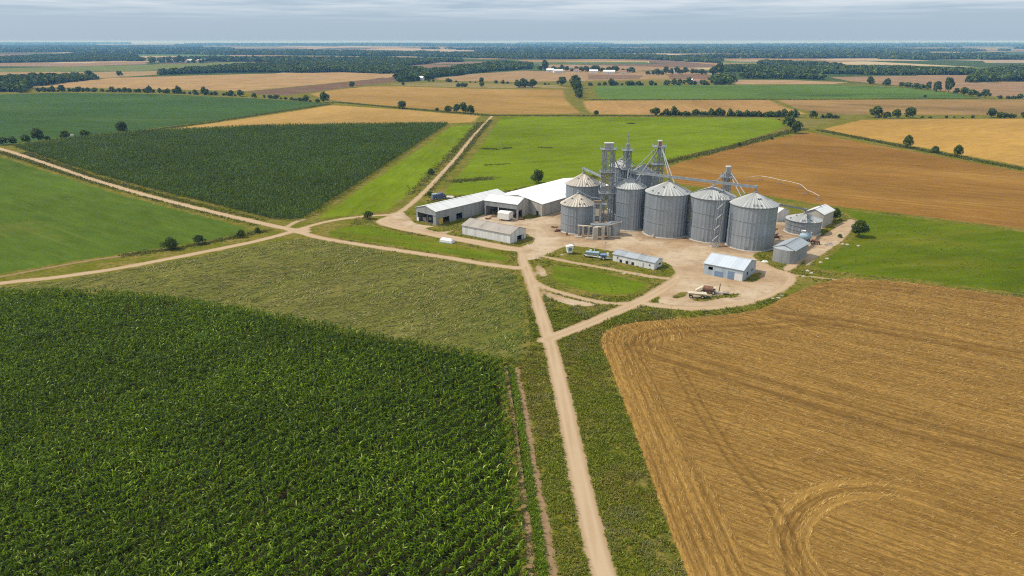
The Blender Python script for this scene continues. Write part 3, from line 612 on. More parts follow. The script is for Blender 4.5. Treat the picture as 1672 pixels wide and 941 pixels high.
# near corn: rows of plants, each of arching leaves
def corn(poly, ang, row, gap, leaves, hgt, Ll, Lw, name, label, bounds, cols, seg=3):
    ca, sa = math.cos(ang), math.sin(ang); b = np.array(poly); u = b[:, 0] * ca + b[:, 1] * sa; w = -b[:, 0] * sa + b[:, 1] * ca
    uu = np.arange(u.min(), u.max(), gap); ww = np.arange(w.min(), w.max(), row); U, V_ = np.meshgrid(uu, ww)
    U = U + rng.normal(0, gap * 0.3, U.shape); V_ = V_ + rng.normal(0, row * 0.1, V_.shape) + 1.2 * (vnoise(U, V_, 25, 4) - 0.5)
    x = (U * ca - V_ * sa).ravel(); y = (U * sa + V_ * ca).ravel()
    ok = inpoly(x, y, poly) & bounds(x, y); ok &= rng.random(len(x)) < 0.97 - 0.35 * (vnoise(x, y, 7, 9) > 0.86)
    x, y = x[ok], y[ok]; n = len(x)
    size = (0.72 + 0.3 * vnoise(x, y, 14, 2) + 0.3 * vnoise(x, y, 2.2, 77)) * rng.uniform(0.8, 1.15, n); pt = 0.8 + 0.4 * vnoise(x, y, 22, 6) + rng.normal(0, 0.08, n)
    X = np.repeat(x, leaves); Y = np.repeat(y, leaves); SZ = np.repeat(size, leaves); PT = np.repeat(pt, leaves); m = len(X)
    lv = np.tile(np.arange(leaves) / max(1, leaves - 1), n)
    base = np.stack([X + rng.normal(0, .05, m), Y + rng.normal(0, .05, m), SZ * hgt * (0.25 + 0.62 * lv)], 1)
    plane = np.repeat(rng.uniform(0, math.pi, n), leaves); yaw = plane + np.pi * (np.tile(np.arange(leaves), n) % 2) + rng.normal(0, 0.55, m)
    el = rng.uniform(0.7, 1.2, m) + 0.15 * lv; curve = rng.uniform(1.0, 2.3, m)
    return blades(name, base, yaw, SZ * Ll * rng.uniform(0.7, 1.2, m), Lw * rng.uniform(0.75, 1.25, m), el, curve, seg, tint(m, cols, [5, 4, 2, 0.5], 0.18, PT), M['corn'], label, "corn crop", twist=rng.normal(0, 0.5, m))
CG = [(0.1, 0.165, 0.004), (0.062, 0.112, 0.003), (0.165, 0.235, 0.012), (0.34, 0.4, 0.1)]  # last tint is a highlight painted onto a few leaves
inview = lambda x, y: (np.abs(x) < 0.80 * y + 26) & (y > 70)
corn(CORN, corn_ang, 2.35, 0.46, 10, 1.95, 1.12, 0.2, "corn_plants", "tall green corn plants in diagonal rows filling the near left field", inview, CG)
corn(FARCORN, A_((150, 284), (700, 205)), 1.7, 1.5, 5, 2.3, 1.9, 0.42, "dark_corn_plants", "dark green corn plants filling the far wedge-shaped field", lambda x, y: x == x, [(0.062, 0.105, 0.014), (0.05, 0.088, 0.012), (0.08, 0.125, 0.018), (0.1, 0.145, 0.028)], 2)
# weedy row between the two bare soil lines
mid = smooth_line(GP([(834, 600), (848, 680), (861, 765), (874, 850), (886, 941), (902, 1080)]), 8)
a = np.array(mid); L_ = np.concatenate([[0], np.cumsum(np.hypot(*np.diff(a, axis=0).T))]); s_ = rng.uniform(0, L_[-1], 2600)
bx = np.interp(s_, L_, a[:, 0]) + rng.normal(0, .4, 2600); by = np.interp(s_, L_, a[:, 1]); m = 2600 * 5
blades("weed_row", np.repeat(np.stack([bx, by, np.full(2600, 0.02)], 1), 5, 0), rng.uniform(0, 6.28, m), rng.uniform(.4, 1.0, m), rng.uniform(.1, .18, m), rng.uniform(.5, 1.3, m), rng.uniform(.5, 2, m), 2,
       tint(m, CG, [3, 3, 3, 1]), M['corn'], "narrow row of green weeds between two bare soil tracks", "weeds")

# wheat stubble, rows follow the combine's passes
TR = [smooth_line(GP(q), 6) for q in (
 [(1045, 570), (1098, 584), (1204, 616), (1311, 650), (1471, 696), (1672, 743), (2000, 830)],
 [(1274, 517), (1417, 536), (1672, 584), (2000, 640)],
 [(1045, 562), (1058, 551), (1082, 544), (1140, 540), (1204, 538), (1327, 528)],
 [(1109, 605), (1151, 680), (1204, 759), (1258, 823), (1290, 892), (1330, 1080)],
 [(1330, 960), (1290, 900), (1290, 866), (1311, 834), (1364, 807), (1444, 803), (1524, 823), (1672, 877), (1900, 970)],
 [(1327, 759), (1417, 770), (1524, 800), (1672, 850)],
 [(1330, 470), (1380, 467), (1500, 476), (1672, 497), (1900, 530)])]
EDGE_L = smooth_line(GP([(1185, 1080), (1122, 941), (1080, 830), (1030, 690), (1000, 610), (983, 562), (986, 548)]), 5)
def dline2(x, y, pts):
    """distance to a polyline and the length walked along it"""
    best = np.full(x.shape, 1e9); al = np.zeros(x.shape); ang = np.zeros(x.shape); acc = 0.0
    for (x1, y1), (x2, y2) in zip(pts[:-1], pts[1:]):
        dx, dy = x2 - x1, y2 - y1; L = math.hypot(dx, dy)
        if L == 0: continue
        t = np.clip(((x - x1) * dx + (y - y1) * dy) / (L * L), 0, 1); d = np.hypot(x - x1 - t * dx, y - y1 - t * dy); m = d < best
        best = np.where(m, d, best); al = np.where(m, acc + t * L, al); ang = np.where(m, math.atan2(dy, dx), ang); acc += L
    return best, al, ang
RA = A_((1045, 570), (1672, 743)); RN = (-math.sin(RA), math.cos(RA)); R0 = G(1045, 570)
def wheat_guides(x, y):
    """distance across the rows, distance along them, row direction, distance to a wheel track"""
    across = (x - R0[0]) * RN[0] + (y - R0[1]) * RN[1] + 2.5 * (vnoise(x, y, 70, 88) - 0.5); along = (x - R0[0]) * math.cos(RA) + (y - R0[1]) * math.sin(RA); ang = np.full(x.shape, RA)
    de, se, ae = dline2(x, y, EDGE_L); t4, _, _ = dline2(x, y, TR[3])
    head = (de < t4 + 2.0) & (de < 30); across = np.where(head, de + 400, across); along = np.where(head, se, along); ang = np.where(head, ae, ang)
    d4, s4, a4 = dline2(x, y, TR[4]); lp = d4 < 3.4; across = np.where(lp, d4 + 800, across); along = np.where(lp, s4, along); ang = np.where(lp, a4, ang)
    trk = np.full(x.shape, 1e9)
    for pl, w_, o_ in zip(TR, (2.3, 2.1, 1.5, 1.0, 0.95, 1.2, 1.7), (0, 0, 0, .15, .6, .3, 0)):
        d, _, _ = dline2(x, y, pl); trk = np.minimum(trk, np.abs(d - 1.2 * w_) / w_ + o_ + 0.25 * (vnoise(x, y, 2.0, 90) - 0.5))
    return across, along, ang, trk
ROWP = 1.9
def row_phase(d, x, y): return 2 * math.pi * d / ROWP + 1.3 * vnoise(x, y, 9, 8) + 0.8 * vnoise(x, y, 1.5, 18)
def wheat_z(d, x, y, trk):
    z = 0.27 + 0.11 * (0.5 + 0.5 * np.cos(row_phase(d, x, y))) * (0.4 + 0.9 * vnoise(x, y, 3.0, 19)) + 0.14 * (vnoise(x, y, 0.8, 20) - 0.3)
    return z - 0.16 * np.exp(-(trk / 0.5) ** 2) + 0.08 * np.exp(-((trk - 0.9) / 0.4) ** 2)
wx = np.arange(18, 190, 0.36); wy = np.arange(74, 232, 0.36); WX, WY = np.meshgrid(wx, wy); ins_ = inpoly(WX, WY, WHEAT) & (WX < 0.79 * WY + 16)
WS_ = sdf(WX, WY, WHEAT) + 0.5 * (vnoise(WX, WY, 2.5, 95) - 0.5); ins_ = (WS_ < 0.5) & (WX < 0.79 * WY + 16)
d_, al_, an_, tk_ = [np.zeros(WX.shape) for _ in range(4)]
d_[ins_], al_[ins_], an_[ins_], tk_[ins_] = wheat_guides(WX[ins_], WY[ins_])
ed_ = np.clip(-WS_ / 1.0, 0, 1); WZ = np.where(ins_, wheat_z(d_, WX, WY, tk_) * ed_ + np.where(WS_ > -0.2, -0.25 * (WS_ + 0.2), 0), 0)
cl_ = ins_[:-1, :-1] & ins_[1:, 1:] & ins_[:-1, 1:] & ins_[1:, :-1]; jj, ii = np.nonzero(cl_); nx_ = len(wx)
q_ = np.stack([jj * nx_ + ii, jj * nx_ + ii + 1, (jj + 1) * nx_ + ii + 1, (jj + 1) * nx_ + ii], 1); u_, inv_ = np.unique(q_, return_inverse=True)
def wheat_mat():
    k = N('cut_wheat'); p = k.pos(); cb_ = k.n("ShaderNodeCombineXYZ"); k.l(k.attr("rowd"), cb_.inputs[0]); k.l(k.attr("along"), cb_.inputs[1])
    st = k.math('ADD', k.math('MULTIPLY', k.noise(k.mapv(cb_.outputs[0], (2.4, 0.6, 1)), 1.0, 6, 0.7), 0.5), k.math('MULTIPLY', k.noise(k.mapv(cb_.outputs[0], (1.1, 0.05, 1)), 1.0, 4, 0.7), 0.5)); pass_ = k.noise(k.mapv(cb_.outputs[0], (0.16, 0.01, 1)), 1.0, 4, 0.6)
    c = k.mix(k.ramp(st, 0.4, 0.6), (0.1415, 0.0757, 0.0188), (0.3435, 0.1981, 0.0522))
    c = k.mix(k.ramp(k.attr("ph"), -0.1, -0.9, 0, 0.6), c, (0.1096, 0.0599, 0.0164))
    c = k.mix(k.ramp(pass_, 0.5, 0.7, 0, 0.55), c, (0.1803, 0.0977, 0.0258)); c = k.mix(k.ramp(pass_, 0.48, 0.3, 0, 0.45), c, (0.3853, 0.2291, 0.0642))
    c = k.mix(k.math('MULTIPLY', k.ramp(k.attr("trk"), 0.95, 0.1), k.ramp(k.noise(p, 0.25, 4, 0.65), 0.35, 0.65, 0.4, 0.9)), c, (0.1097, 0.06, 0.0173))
    c = k.mix(k.ramp(k.noise(k.mapv(cb_.outputs[0], (1.1, 0.4, 1)), 1.0, 6, 0.8), 0.56, 0.66, 0, 0.75), c, (0.0811, 0.0492, 0.016))  # dark blotches: bare soil, with shadowy gaps between the straw painted in
    c = k.mix(k.ramp(k.noise(p, 2.2, 5, 0.75), 0.55, 0.75, 0, 0.5), c, (0.4108, 0.252, 0.0732))
    return k.done(k.bsdf(c, 1.0, 0, 0.0, k.bump(st, 0.5, 0.2)))
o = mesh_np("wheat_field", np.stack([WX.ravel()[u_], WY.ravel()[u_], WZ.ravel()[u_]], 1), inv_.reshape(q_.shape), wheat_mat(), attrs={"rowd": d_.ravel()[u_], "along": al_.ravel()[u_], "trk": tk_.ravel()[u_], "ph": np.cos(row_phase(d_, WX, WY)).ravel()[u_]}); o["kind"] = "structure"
n = 560000; x = rng.uniform(0, 210, n); y = rng.uniform(72, 235, n)
ok = (sdf(x, y, WHEAT) < 1.2 - 2.2 * rng.random(n) ** 0.6) & (x < 0.79 * y + 18); x, y = x[ok], y[ok]
d, al, ang, trk = wheat_guides(x, y); ph = np.cos(row_phase(d, x, y)); swath = np.cos(2 * math.pi * d / 7.5 + 2 * vnoise(x, y, 30, 12))
ok = (rng.random(len(x)) < 0.42 + 0.5 * ph - 0.5 * (vnoise(x, y, 1.8, 52) > 0.66)) & (trk > 0.5 * (vnoise(x, y, 5, 96) > 0.25))
x, y, d, ang, swath, trk = x[ok], y[ok], d[ok], ang[ok], swath[ok], trk[ok]; n = len(x)
bright = 0.95 + 0.12 * swath + 0.35 * (vnoise(x, y, 18, 21) - 0.5) + 0.2 * (vnoise(x, y, 3, 22) - 0.5)
wide = np.clip(np.hypot(x, y) / 110, 0.8, 2.2)
blades("wheat_stubble", np.stack([x, y, wheat_z(d, x, y, trk) - 0.03], 1), ang + np.where(rng.random(n) < .5, 0, math.pi) + rng.normal(0, 0.28, n), rng.uniform(0.4, 1.2, n), 0.08 * wide, rng.uniform(0.1, 1.0, n), rng.uniform(0.3, 1.6, n), 1,
       tint(n, [(0.47, 0.305, 0.1), (0.37, 0.235, 0.072), (0.15, 0.086, 0.024), (0.63, 0.45, 0.19)], [4.5, 3.5, 3, 1.2], 0.2, bright), M['straw'], "golden cut wheat stubble in curving rows on the near right field", "stubble")

# cut hay lying on the olive field
n = 330000; x = rng.uniform(-240, 12, n); y = rng.uniform(150, 330, n); ok = inpoly(x, y, HAY) & inview(x, y); x, y = x[ok], y[ok]; n = len(x)
a0 = A_((445, 394), (60, 462)); rowd = -x * math.sin(a0) + y * math.cos(a0)
ok = rng.random(n) < 0.6 + 0.25 * np.cos(rowd * 2 * math.pi / 4.2 + 9 * vnoise(x, y, 16, 5)) + 1.3 * (vnoise(x, y, 2.6, 61) - 0.55); x, y = x[ok], y[ok]; n = len(x)
dry = vnoise(x, y, 30, 31); gcol = tint(n, [(0.17, 0.185, 0.04), (0.26, 0.24, 0.08), (0.38, 0.31, 0.14), (0.11, 0.135, 0.022)], [3, 3.5, 2, 1.6], 0.18)
gr_ = np.clip((x + 28) / 34, 0, 1) + 0.6 * (dry - 0.5) - 0.12; gcol = np.where((rng.random(n) < np.clip(gr_ * 1.3, 0.12, 0.85))[:, None], tint(n, [(0.08, 0.12, 0.014), (0.12, 0.16, 0.024)], [1, 1]), gcol)
fl = a0 + 1.7 * (vnoise(x, y, 9, 101) - 0.5) + 1.6 * (vnoise(x, y, 3, 102) - 0.5); hl = vnoise(x, y, 2.2, 103)
gcol = gcol * (0.7 + 0.6 * hl)[:, None]
blades("cut_hay", np.stack([x, y, 0.02 + 0.12 * hl], 1), fl + rng.normal(0, 0.22, n) + math.pi * (rng.random(n) < .5), rng.uniform(0.5, 1.5, n), rng.uniform(0.1, 0.24, n), rng.uniform(0.05, 0.6, n), rng.uniform(0.5, 1.4, n), 2, gcol, M['grass'], "cut hay lying in wavy swaths on the olive field", "hay")

# grass of the verges, islands and rough ground
def green_ok(x, y):
    d, l, dy = dirt_field(x, y); ok = (d > 0.25)
    for pl in (CORN, WHEAT, HAY): ok &= sdf(x, y, pl) > 0.15
    ok &= (y < 215) | (vnoise(x, y, 7.0, 71) * 0.6 + vnoise(x, y, 2.0, 72) * 0.4 > 0.42)
    for pl in [PASTURE] + LAWN: ok &= ~inpoly(x, y, pl) | (rng.random(len(x)) < 0.1)
    return ok
n = 190000; x = rng.uniform(-75, 190, n); y = rng.uniform(75, 330, n)
ok = inview(x, y) & ((y < 215) | (rng.random(n) < 0.55)); x, y = x[ok], y[ok]; ok = green_ok(x, y); x, y = x[ok], y[ok]
for pl, w_ in ((T1, .3), (T2, .7)):
    d, _ = dline(x, y, pl); ok = d > w_ + rng.uniform(-0.2, 0.7, len(x)); x, y = x[ok], y[ok]
n = len(x); k = 4; X = np.repeat(x, k) + rng.normal(0, .15, n * k); Y = np.repeat(y, k) + rng.normal(0, .15, n * k); m = n * k
hz_ = (0.3 + 1.0 * vnoise(X, Y, 2.4, 41) ** 2) * np.where(Y > 215, 0.6, 1.0); dry = vnoise(X, Y, 9.0, 43) * 0.6 + vnoise(X, Y, 2.5, 44) * 0.4
gcol = tint(m, [(0.15, 0.18, 0.012), (0.1, 0.13, 0.008), (0.21, 0.22, 0.028)], [3, 2.5, 2], 0.25)
gcol = np.where((dry > 0.6)[:, None], tint(m, [(0.2, 0.19, 0.07), (0.15, 0.16, 0.05), (0.28, 0.23, 0.11)], [3, 4, 1], 0.15), gcol)
blades("verge_grass", np.stack([X, Y, np.full(m, 0.01)], 1), rng.uniform(0, 6.28, m), hz_ * rng.uniform(0.7, 1.3, m), rng.uniform(0.07, 0.16, m) * np.clip(Y / 140, 0.8, 2), rng.uniform(0.6, 1.4, m), rng.uniform(0.4, 1.8, m), 2, gcol, M['grass'], "rough green and straw-coloured grass along the roadsides and yard edges", "grass")
# denser, taller weeds on both sides of the near road
n = 60000; y = rng.uniform(76, 200, n); x = rng.uniform(-8, 50, n); ok = green_ok(x, y) & (vnoise(x, y, 1.6, 81) * 0.6 + vnoise(x, y, 5, 82) * 0.4 + 0.15 * rng.random(n) > 0.42); x, y = x[ok], y[ok]
for pl, w_ in ((T1, .3), (T2, .7)):
    d, _ = dline(x, y, pl); ok = d > w_ + rng.uniform(-0.2, 0.7, len(x)); x, y = x[ok], y[ok]
k = 5; n = len(x); m = n * k; X = np.repeat(x, k) + rng.normal(0, .12, m); Y = np.repeat(y, k) + rng.normal(0, .12, m); hh_ = 0.28 + 0.6 * vnoise(X, Y, 2.0, 83) ** 1.5; ol = vnoise(X, Y, 11, 84)
gcol = tint(m, [(0.16, 0.19, 0.014), (0.115, 0.14, 0.01), (0.24, 0.25, 0.045)], [3, 2.5, 2], 0.28)
gcol = np.where((ol + 0.15 * rng.normal(0, 1, m) > 0.47)[:, None], tint(m, [(0.19, 0.165, 0.024), (0.3, 0.24, 0.075), (0.13, 0.125, 0.012)], [3, 2.5, 2.5], 0.25), gcol)
blades("roadside_weeds", np.stack([X, Y, np.full(m, 0.01)], 1), rng.uniform(0, 6.28, m), hh_ * rng.uniform(0.7, 1.2, m), rng.uniform(0.1, 0.2, m), rng.uniform(0.6, 1.4, m), rng.uniform(0.6, 2.0, m), 2, gcol, M['grass'], "tall leafy weeds on both sides of the near gravel road", "weeds")
# scrubby grass along field boundaries further off
def band(pts, n, w, hh, cols):
    pl = GP(pts); a = np.array(pl); L_ = np.concatenate([[0], np.cumsum(np.hypot(*np.diff(a, axis=0).T))]); s_ = rng.uniform(0, L_[-1], n)
    return np.interp(s_, L_, a[:, 0]) + rng.normal(0, w, n), np.interp(s_, L_, a[:, 1]) + rng.normal(0, w, n)
bp = [([(1078, 268), (1205, 238), (1262, 222), (1310, 211)], 2600, 2.6), ([(700, 330), (850, 311), (1000, 284), (1080, 268)], 1500, 2.5), ([(1338, 213), (1482, 241), (1672, 277)], 2600, 2.0),
      ([(694, 320), (748, 262), (800, 196)], 1200, 1.2), ([(670, 318), (735, 255), (785, 200)], 1100, 2.0), ([(0, 249), (150, 297), (300, 339), (420, 368)], 1500, 1.2), ([(40, 250), (150, 289), (300, 329), (430, 361)], 2000, 1.6),
      ([(230, 215), (330, 202), (540, 170)], 1200, 2.5), ([(550, 167), (667, 178), (800, 189), (1000, 189.5), (1260, 190.5)], 2200, 2.5), ([(200, 418), (300, 404), (400, 384), (440, 377)], 900, 1.5), ([(960, 163), (1300, 162.6), (1600, 161)], 1500, 3), ([(787, 243), (812, 244)], 90, 1.6), ([(822, 243), (832, 242)], 45, 1.0), ([(740, 297), (800, 291)], 420, 3.0), ([(790, 270), (830, 268)], 50, 1.0), ([(880, 241), (900, 242)], 30, .8), ([(1028, 202), (1032, 202)], 60, 1.2)]
xs, ys, ss = [], [], []
for pts, n, w in bp:
    x, y = band(pts, n, w, 1, None); xs.append(x); ys.append(y); ss.append(np.clip(np.hypot(x, y) / 320, 0.8, 3.0))
x, y, s_ = np.concatenate(xs), np.concatenate(ys), np.concatenate(ss)
d, l, dy = dirt_field(x, y); ok = d > 0.4; x, y, s_ = np.repeat(x[ok], 4), np.repeat(y[ok], 4), np.repeat(s_[ok], 4); m = len(x)
blades("hedge_bank_grass", np.stack([x + rng.normal(0, .4, m) * s_, y + rng.normal(0, .4, m) * s_, np.full(m, 0.0)], 1), rng.uniform(0, 6.28, m), np.minimum(s_, 1.9) * rng.uniform(0.3, 0.85, m), s_ * rng.uniform(.18, .36, m), rng.uniform(.5, 1.4, m), rng.uniform(.4, 2, m), 2,
       tint(m, [(0.075, 0.095, 0.014), (0.115, 0.12, 0.022), (0.18, 0.145, 0.05)], [3, 3, 2]), M['grass'], "rough grass banks along the field boundaries", "grass")

# ------------------------------------------------------------------ trees
def leaf_quads(c, nrm, size, asp=0.6):
    n = len(c); r = rng.normal(0, 1, (n, 3)); a = np.cross(nrm, r); a /= np.linalg.norm(a, axis=1)[:, None] + 1e-9; b = np.cross(nrm, a)
    a = a * size[:, None]; b = b * (size * asp)[:, None]
    v = np.stack([c - a, c - b * 0.9, c + a, c + b * 0.9], 1).reshape(-1, 3)
    return v, np.arange(4 * n).reshape(-1, 4)
TREE_COL = [(0.06, 0.088, 0.012), (0.085, 0.115, 0.016), (0.04, 0.062, 0.01), (0.125, 0.15, 0.026)]
def crown_mesh(name, wid, hgt, base, nl, leaf, lobes=9):
    """unit-ish crown: several leafy lobes around a centre, leaves spread through the shell of each"""
    C = []; 
    for i in range(lobes):
        t = i * 2.4 + rng.uniform(-.4, .4); z = base + (hgt - base) * (0.22 + 0.62 * (i + 0.5) / lobes); rr = wid * 0.5 * math.sin(math.pi * min(0.93, 0.3 + 0.62 * (i + .5) / lobes)) * rng.uniform(0.4, 0.68)
        C.append((math.cos(t) * rr * rng.uniform(.75, 1.5), math.sin(t) * rr * rng.uniform(.75, 1.5), z + hgt * rng.uniform(-.05, .07), wid * rng.uniform(0.15, 0.32)))
    C.append((0, 0, base + (hgt - base) * 0.55, wid * 0.36)); C.append((0, 0, base + (hgt - base) * 0.8, wid * 0.25))
    C = np.array(C); w = C[:, 3] ** 2; i = rng.choice(len(C), nl, p=w / w.sum())
    d = rng.normal(0, 1, (nl, 3)); d[:, 2] = d[:, 2] * 0.9 + 0.15; d /= np.linalg.norm(d, axis=1)[:, None]
    rad = C[i, 3] * rng.uniform(0.62, 1.08, nl) ** 0.8; c = C[i, :3] + d * rad[:, None] * np.array([1, 1, 0.85]); c[:, 2] = np.maximum(c[:, 2], base * 0.7)
    nn = d + rng.normal(0, 0.55, (nl, 3)); nn /= np.linalg.norm(nn, axis=1)[:, None]
    v, f = leaf_quads(c, nn, leaf * rng.uniform(0.6, 1.3, nl)); tone = rng.uniform(0.75, 1.3, len(C))[i]
    return v, f, np.repeat(tint(nl, TREE_COL, [4, 4, 2, 1.3], 0.18, tone), 4, axis=0)
def trunk_mb(base, hgt, wid):
    m = MB(); r = 0.035 * hgt; m.tube((0, 0, -0.1), (0.05, 0.02, base * 1.1), r * 1.3, r * 0.9, 7); m.tube((0.05, 0.02, base * 1.1), (0, 0, hgt * 0.75), r * 0.9, r * 0.3, 6)
    for i in range(6):
        t = i * 1.2; z = base + 0.05 * hgt * i; m.tube((0.03, 0, z), (math.cos(t) * wid * 0.3, math.sin(t) * wid * 0.3, z + hgt * 0.2), r * 0.5, r * 0.15, 5)
    return m
def make_tree(wid, hgt, base, nl, leaf, name="tree"):
    root = thing(name, "", "tree"); trunk_mb(base, hgt, wid).obj("trunk", M['bark'], root)
    v, f, c = crown_mesh("crown", wid, hgt, base, nl, leaf); mesh_np("crown", v, f, M['leaf'], c, root); remember(root); return root
def make_far(wid, hgt, base, nl, leaf, name="tree"):
    """a tree too far away to show its trunk apart: trunk and crown in one mesh"""
    v, f, c = crown_mesh("crown", wid, hgt, base, nl, leaf, 7); t = MB().tube((0, 0, 0), (0, 0, base + hgt * .3), .25, .12, 4, cap=False)
    n0 = len(v); v = np.concatenate([v, np.array([tuple(p) for p in t.v])]); f = np.concatenate([f, np.array(t.f) + n0]); c = np.concatenate([c, np.tile([[.09, .07, .05]], (len(t.v), 1))])
    return mesh_np(name, v, f, M['leaf'], c)
NEAR = [make_tree(7.6, 7.2, 0.9, 2600, 0.36), make_tree(7.0, 7.8, 1.1, 2400, 0.36), make_tree(8.2, 6.8, 0.8, 2600, 0.38)]
FART = [make_far(8, 7, 0.6, 700, 0.75), make_far(7.4, 8, 0.8, 650, 0.75), make_far(9, 7.2, 0.5, 700, 0.8), make_far(7, 5.4, 0.3, 500, 0.7)]
BUSH = [make_tree(3.4, 3.0, 0.25, 900, 0.24, "bush"), make_tree(3.8, 2.6, 0.2, 900, 0.24, "bush")]
FARB = [make_far(6.5, 4.0, 0.2, 380, 0.7, "hedge_bush"), make_far(7.5, 4.6, 0.2, 420, 0.75, "hedge_bush"), make_far(6, 3.4, 0.2, 360, 0.7, "hedge_bush")]
used = set(); cnt = {}
def plant(protos, px, py, wpx, label, cat="tree", group=None, hs=1.0, proto_w=None, jitter=0.0):
    i = rnd.randrange(len(protos)); p = protos[i]; x, y = G(px, py); w = wpx * mpp(y); base_w = PW[p.name]
    if p.name in used: o = copy_tree(p)
    else: o = p; used.add(p.name)
    s = w / base_w * rnd.uniform(1 - jitter, 1 + jitter); o.location = (x, y, 0); o.rotation_euler = (0, 0, rnd.uniform(0, 6.28)); o.scale = (s * rnd.uniform(.88, 1.12), s * rnd.uniform(.88, 1.12), s * hs * rnd.uniform(0.82, 1.18))
    for k in ("group",):
        if k in o.keys(): del o[k]
    tag(o, label, cat, group); return o
PW = {}
for lst, ws in ((NEAR, (7.6, 7.0, 8.2)), (FART, (8, 7.4, 9, 7)), (BUSH, (3.4, 3.8)), (FARB, (6.5, 7.5, 6))):
    for o, w in zip(lst, ws): PW[o.name] = w
for px, py, w, lb in [(1402, 387, 31, "large round tree standing alone in the pasture right of the small bins"), (280, 408, 26, "broad dark tree beside the pale road on the left, bigger of two"), (325, 399, 19, "upright tree beside the left road, right of a broader one"),
    (879, 299, 21, "round dark tree behind the white warehouse roof at the bright field's edge"), (1363, 360, 17, "dark tree right behind the gabled metal hut"), (201, 218.5, 17, "largest round tree at the corner of the dark corn field"),
    (1299.5, 218, 19, "round tree at the near end of the clump by the field crossing"), (1481.5, 242, 16, "leftmost of three round bushes along the golden field's edge"), (1527, 250, 14, "middle of three round bushes along the golden field's edge"), (1562.7, 256, 15, "rightmost of three round bushes along the golden field's edge")]:
    plant(NEAR, px, py, w, lb)
for px, py, w, lb in [(601, 358, 15, "small dark bush above the track just right of the crossroads"), (704, 285, 12, "small bush on the bank of the straight dirt track"), (393, 388, 15, "small bush on the road verge left of the crossroads"), (421, 380, 13, "smallest bush closest to the crossroads on its left"),
    (1207, 238, 8, "lone small bush on the bank between the bright green and brown fields"), (1260, 228, 6, "tiny bush high on the bank by the brown field's top corner"), (1371, 388, 9, "low bush at the foot of the big pasture tree")]:
    plant(BUSH, px, py, w, lb, "bush")
G1 = "trees along the track past the upper left fields"
for px, py, w, lb in [(5, 237, 14, "tree at the very left end of the row along the upper left track"), (21, 236.5, 13, "second tree in the row along the upper left track"), (42.5, 233.5, 15, "third tree in the row along the upper left track"), (63.6, 232, 17, "bushy tree fourth in the row along the upper left track"), (79, 231, 9, "smallest bush in the row along the upper left track"), (107, 228, 16, "tree just left of a small pale thing on the upper left track"), (138, 224.5, 16, "tree just right of a small pale thing on the upper left track")]:
    plant(FART, px, py, w, lb, "tree", G1)
for px, py, w, lb in [(657, 178, 15, "lone round tree on the edge of the tan field"), (714, 181.5, 6, "small bush left of the four-tree clump near the track"), (731, 183.5, 14, "left tree of the clump near the top of the dirt track"), (746, 184, 14, "tall tree second in the clump near the top of the dirt track"), (757, 185, 13, "third tree in the clump near the top of the dirt track"), (768, 186, 14, "right tree of the clump near the top of the dirt track"),
    (529, 168, 17, "large tree at the right tip of the dark green field"), (392, 158, 12, "round tree on the hedge where the plough land begins"), (415, 160, 9, "small round tree standing clear at the plough land's edge"), (575, 143, 10, "lone round tree in the dark plough land"), (974, 188.5, 9, "lone small tree on the top edge of the bright green field"),
    (917, 140.5, 14, "round tree left of the dark column of trees"), (937, 135.5, 13, "tree at the far end above the dark column of trees"), (1071, 188.5, 16, "large round tree at the left end of the long hedgerow"), (1327.6, 193, 13, "round tree alone between two stretches of the long hedgerow"),
    (1430, 192.5, 20, "largest tree on the golden field's far edge"), (1464, 193, 15, "middle-sized tree on the golden field's far edge"), (1486, 193, 19, "wide tree right of the middle-sized one on the golden field's far edge"), (1448, 193, 14, "low bush between the trees on the golden field's far edge"), (1618, 192, 14, "round tree near the right picture edge on the golden field's boundary"),
    (1285, 206, 15, "far tree of the clump by the field crossing"), (1290, 211, 16, "middle tree of the clump by the field crossing"), (147, 129.5, 15, "round tree at the right end of the upper left wood"), (196, 125.5, 9, "lone small tree on the far tan field's edge"), (101, 150.5, 12, "round tree at the left end of the dark green field's hedge"), (1510, 160, 5, "tiny bush on the lower edge of the far green field"),
    (787, 142.5, 8, "small tree in the olive strip field, right of a bush group"), (786, 136, 8, "small round tree on the hedge above the olive strip"), (472/2.986+500, 140, 6, "tiny bush on the left end of the olive strip")]:
    plant(FART, px, py, w, lb)
def hedge(protos, pts, n, w0, w1, label, group, cat="bush", hs=1.0, skip=0.0):
    a = np.array(pts); L_ = np.concatenate([[0], np.cumsum(np.hypot(*np.diff(a, axis=0).T))])
    for i in range(n):
        if rnd.random() < skip: continue
        s_ = L_[-1] * (i + rnd.uniform(0.1, 0.9)) / n
        plant(protos, float(np.interp(s_, L_, a[:, 0])), float(np.interp(s_, L_, a[:, 1])), rnd.uniform(w0, w1), label, cat, group, hs * rnd.uniform(.75, 1.3), jitter=0.3)
hedge(FARB, [(60, 150), (150, 150), (250, 151.5), (390, 157.5)], 42, 6, 11, "dark bush in the hedge along the dark green field's far edge", "bushes of the dark green field's hedge", hs=1.1)
hedge(FARB, [(428, 159.5), (480, 164), (520, 168)], 13, 6, 10, "dark bush in the short hedge below the plough land", "bushes of the plough land's hedge")
hedge(FARB, [(1080, 188.5), (1150, 189), (1230, 190.5), (1303, 192)], 36, 9, 13, "dark rounded bush in the long hedgerow behind the bright green field", "bushes of the long hedgerow", hs=1.15)
hedge(FARB, [(1340, 193), (1372, 193.5)], 5, 7, 10, "dark bush in the short hedge left of the golden field", "bushes left of the golden field")
hedge(FARB, [(1500, 193), (1600, 193)], 6, 4, 6, "tiny bush on the golden field's far edge", "tiny bushes on the golden field's far edge")
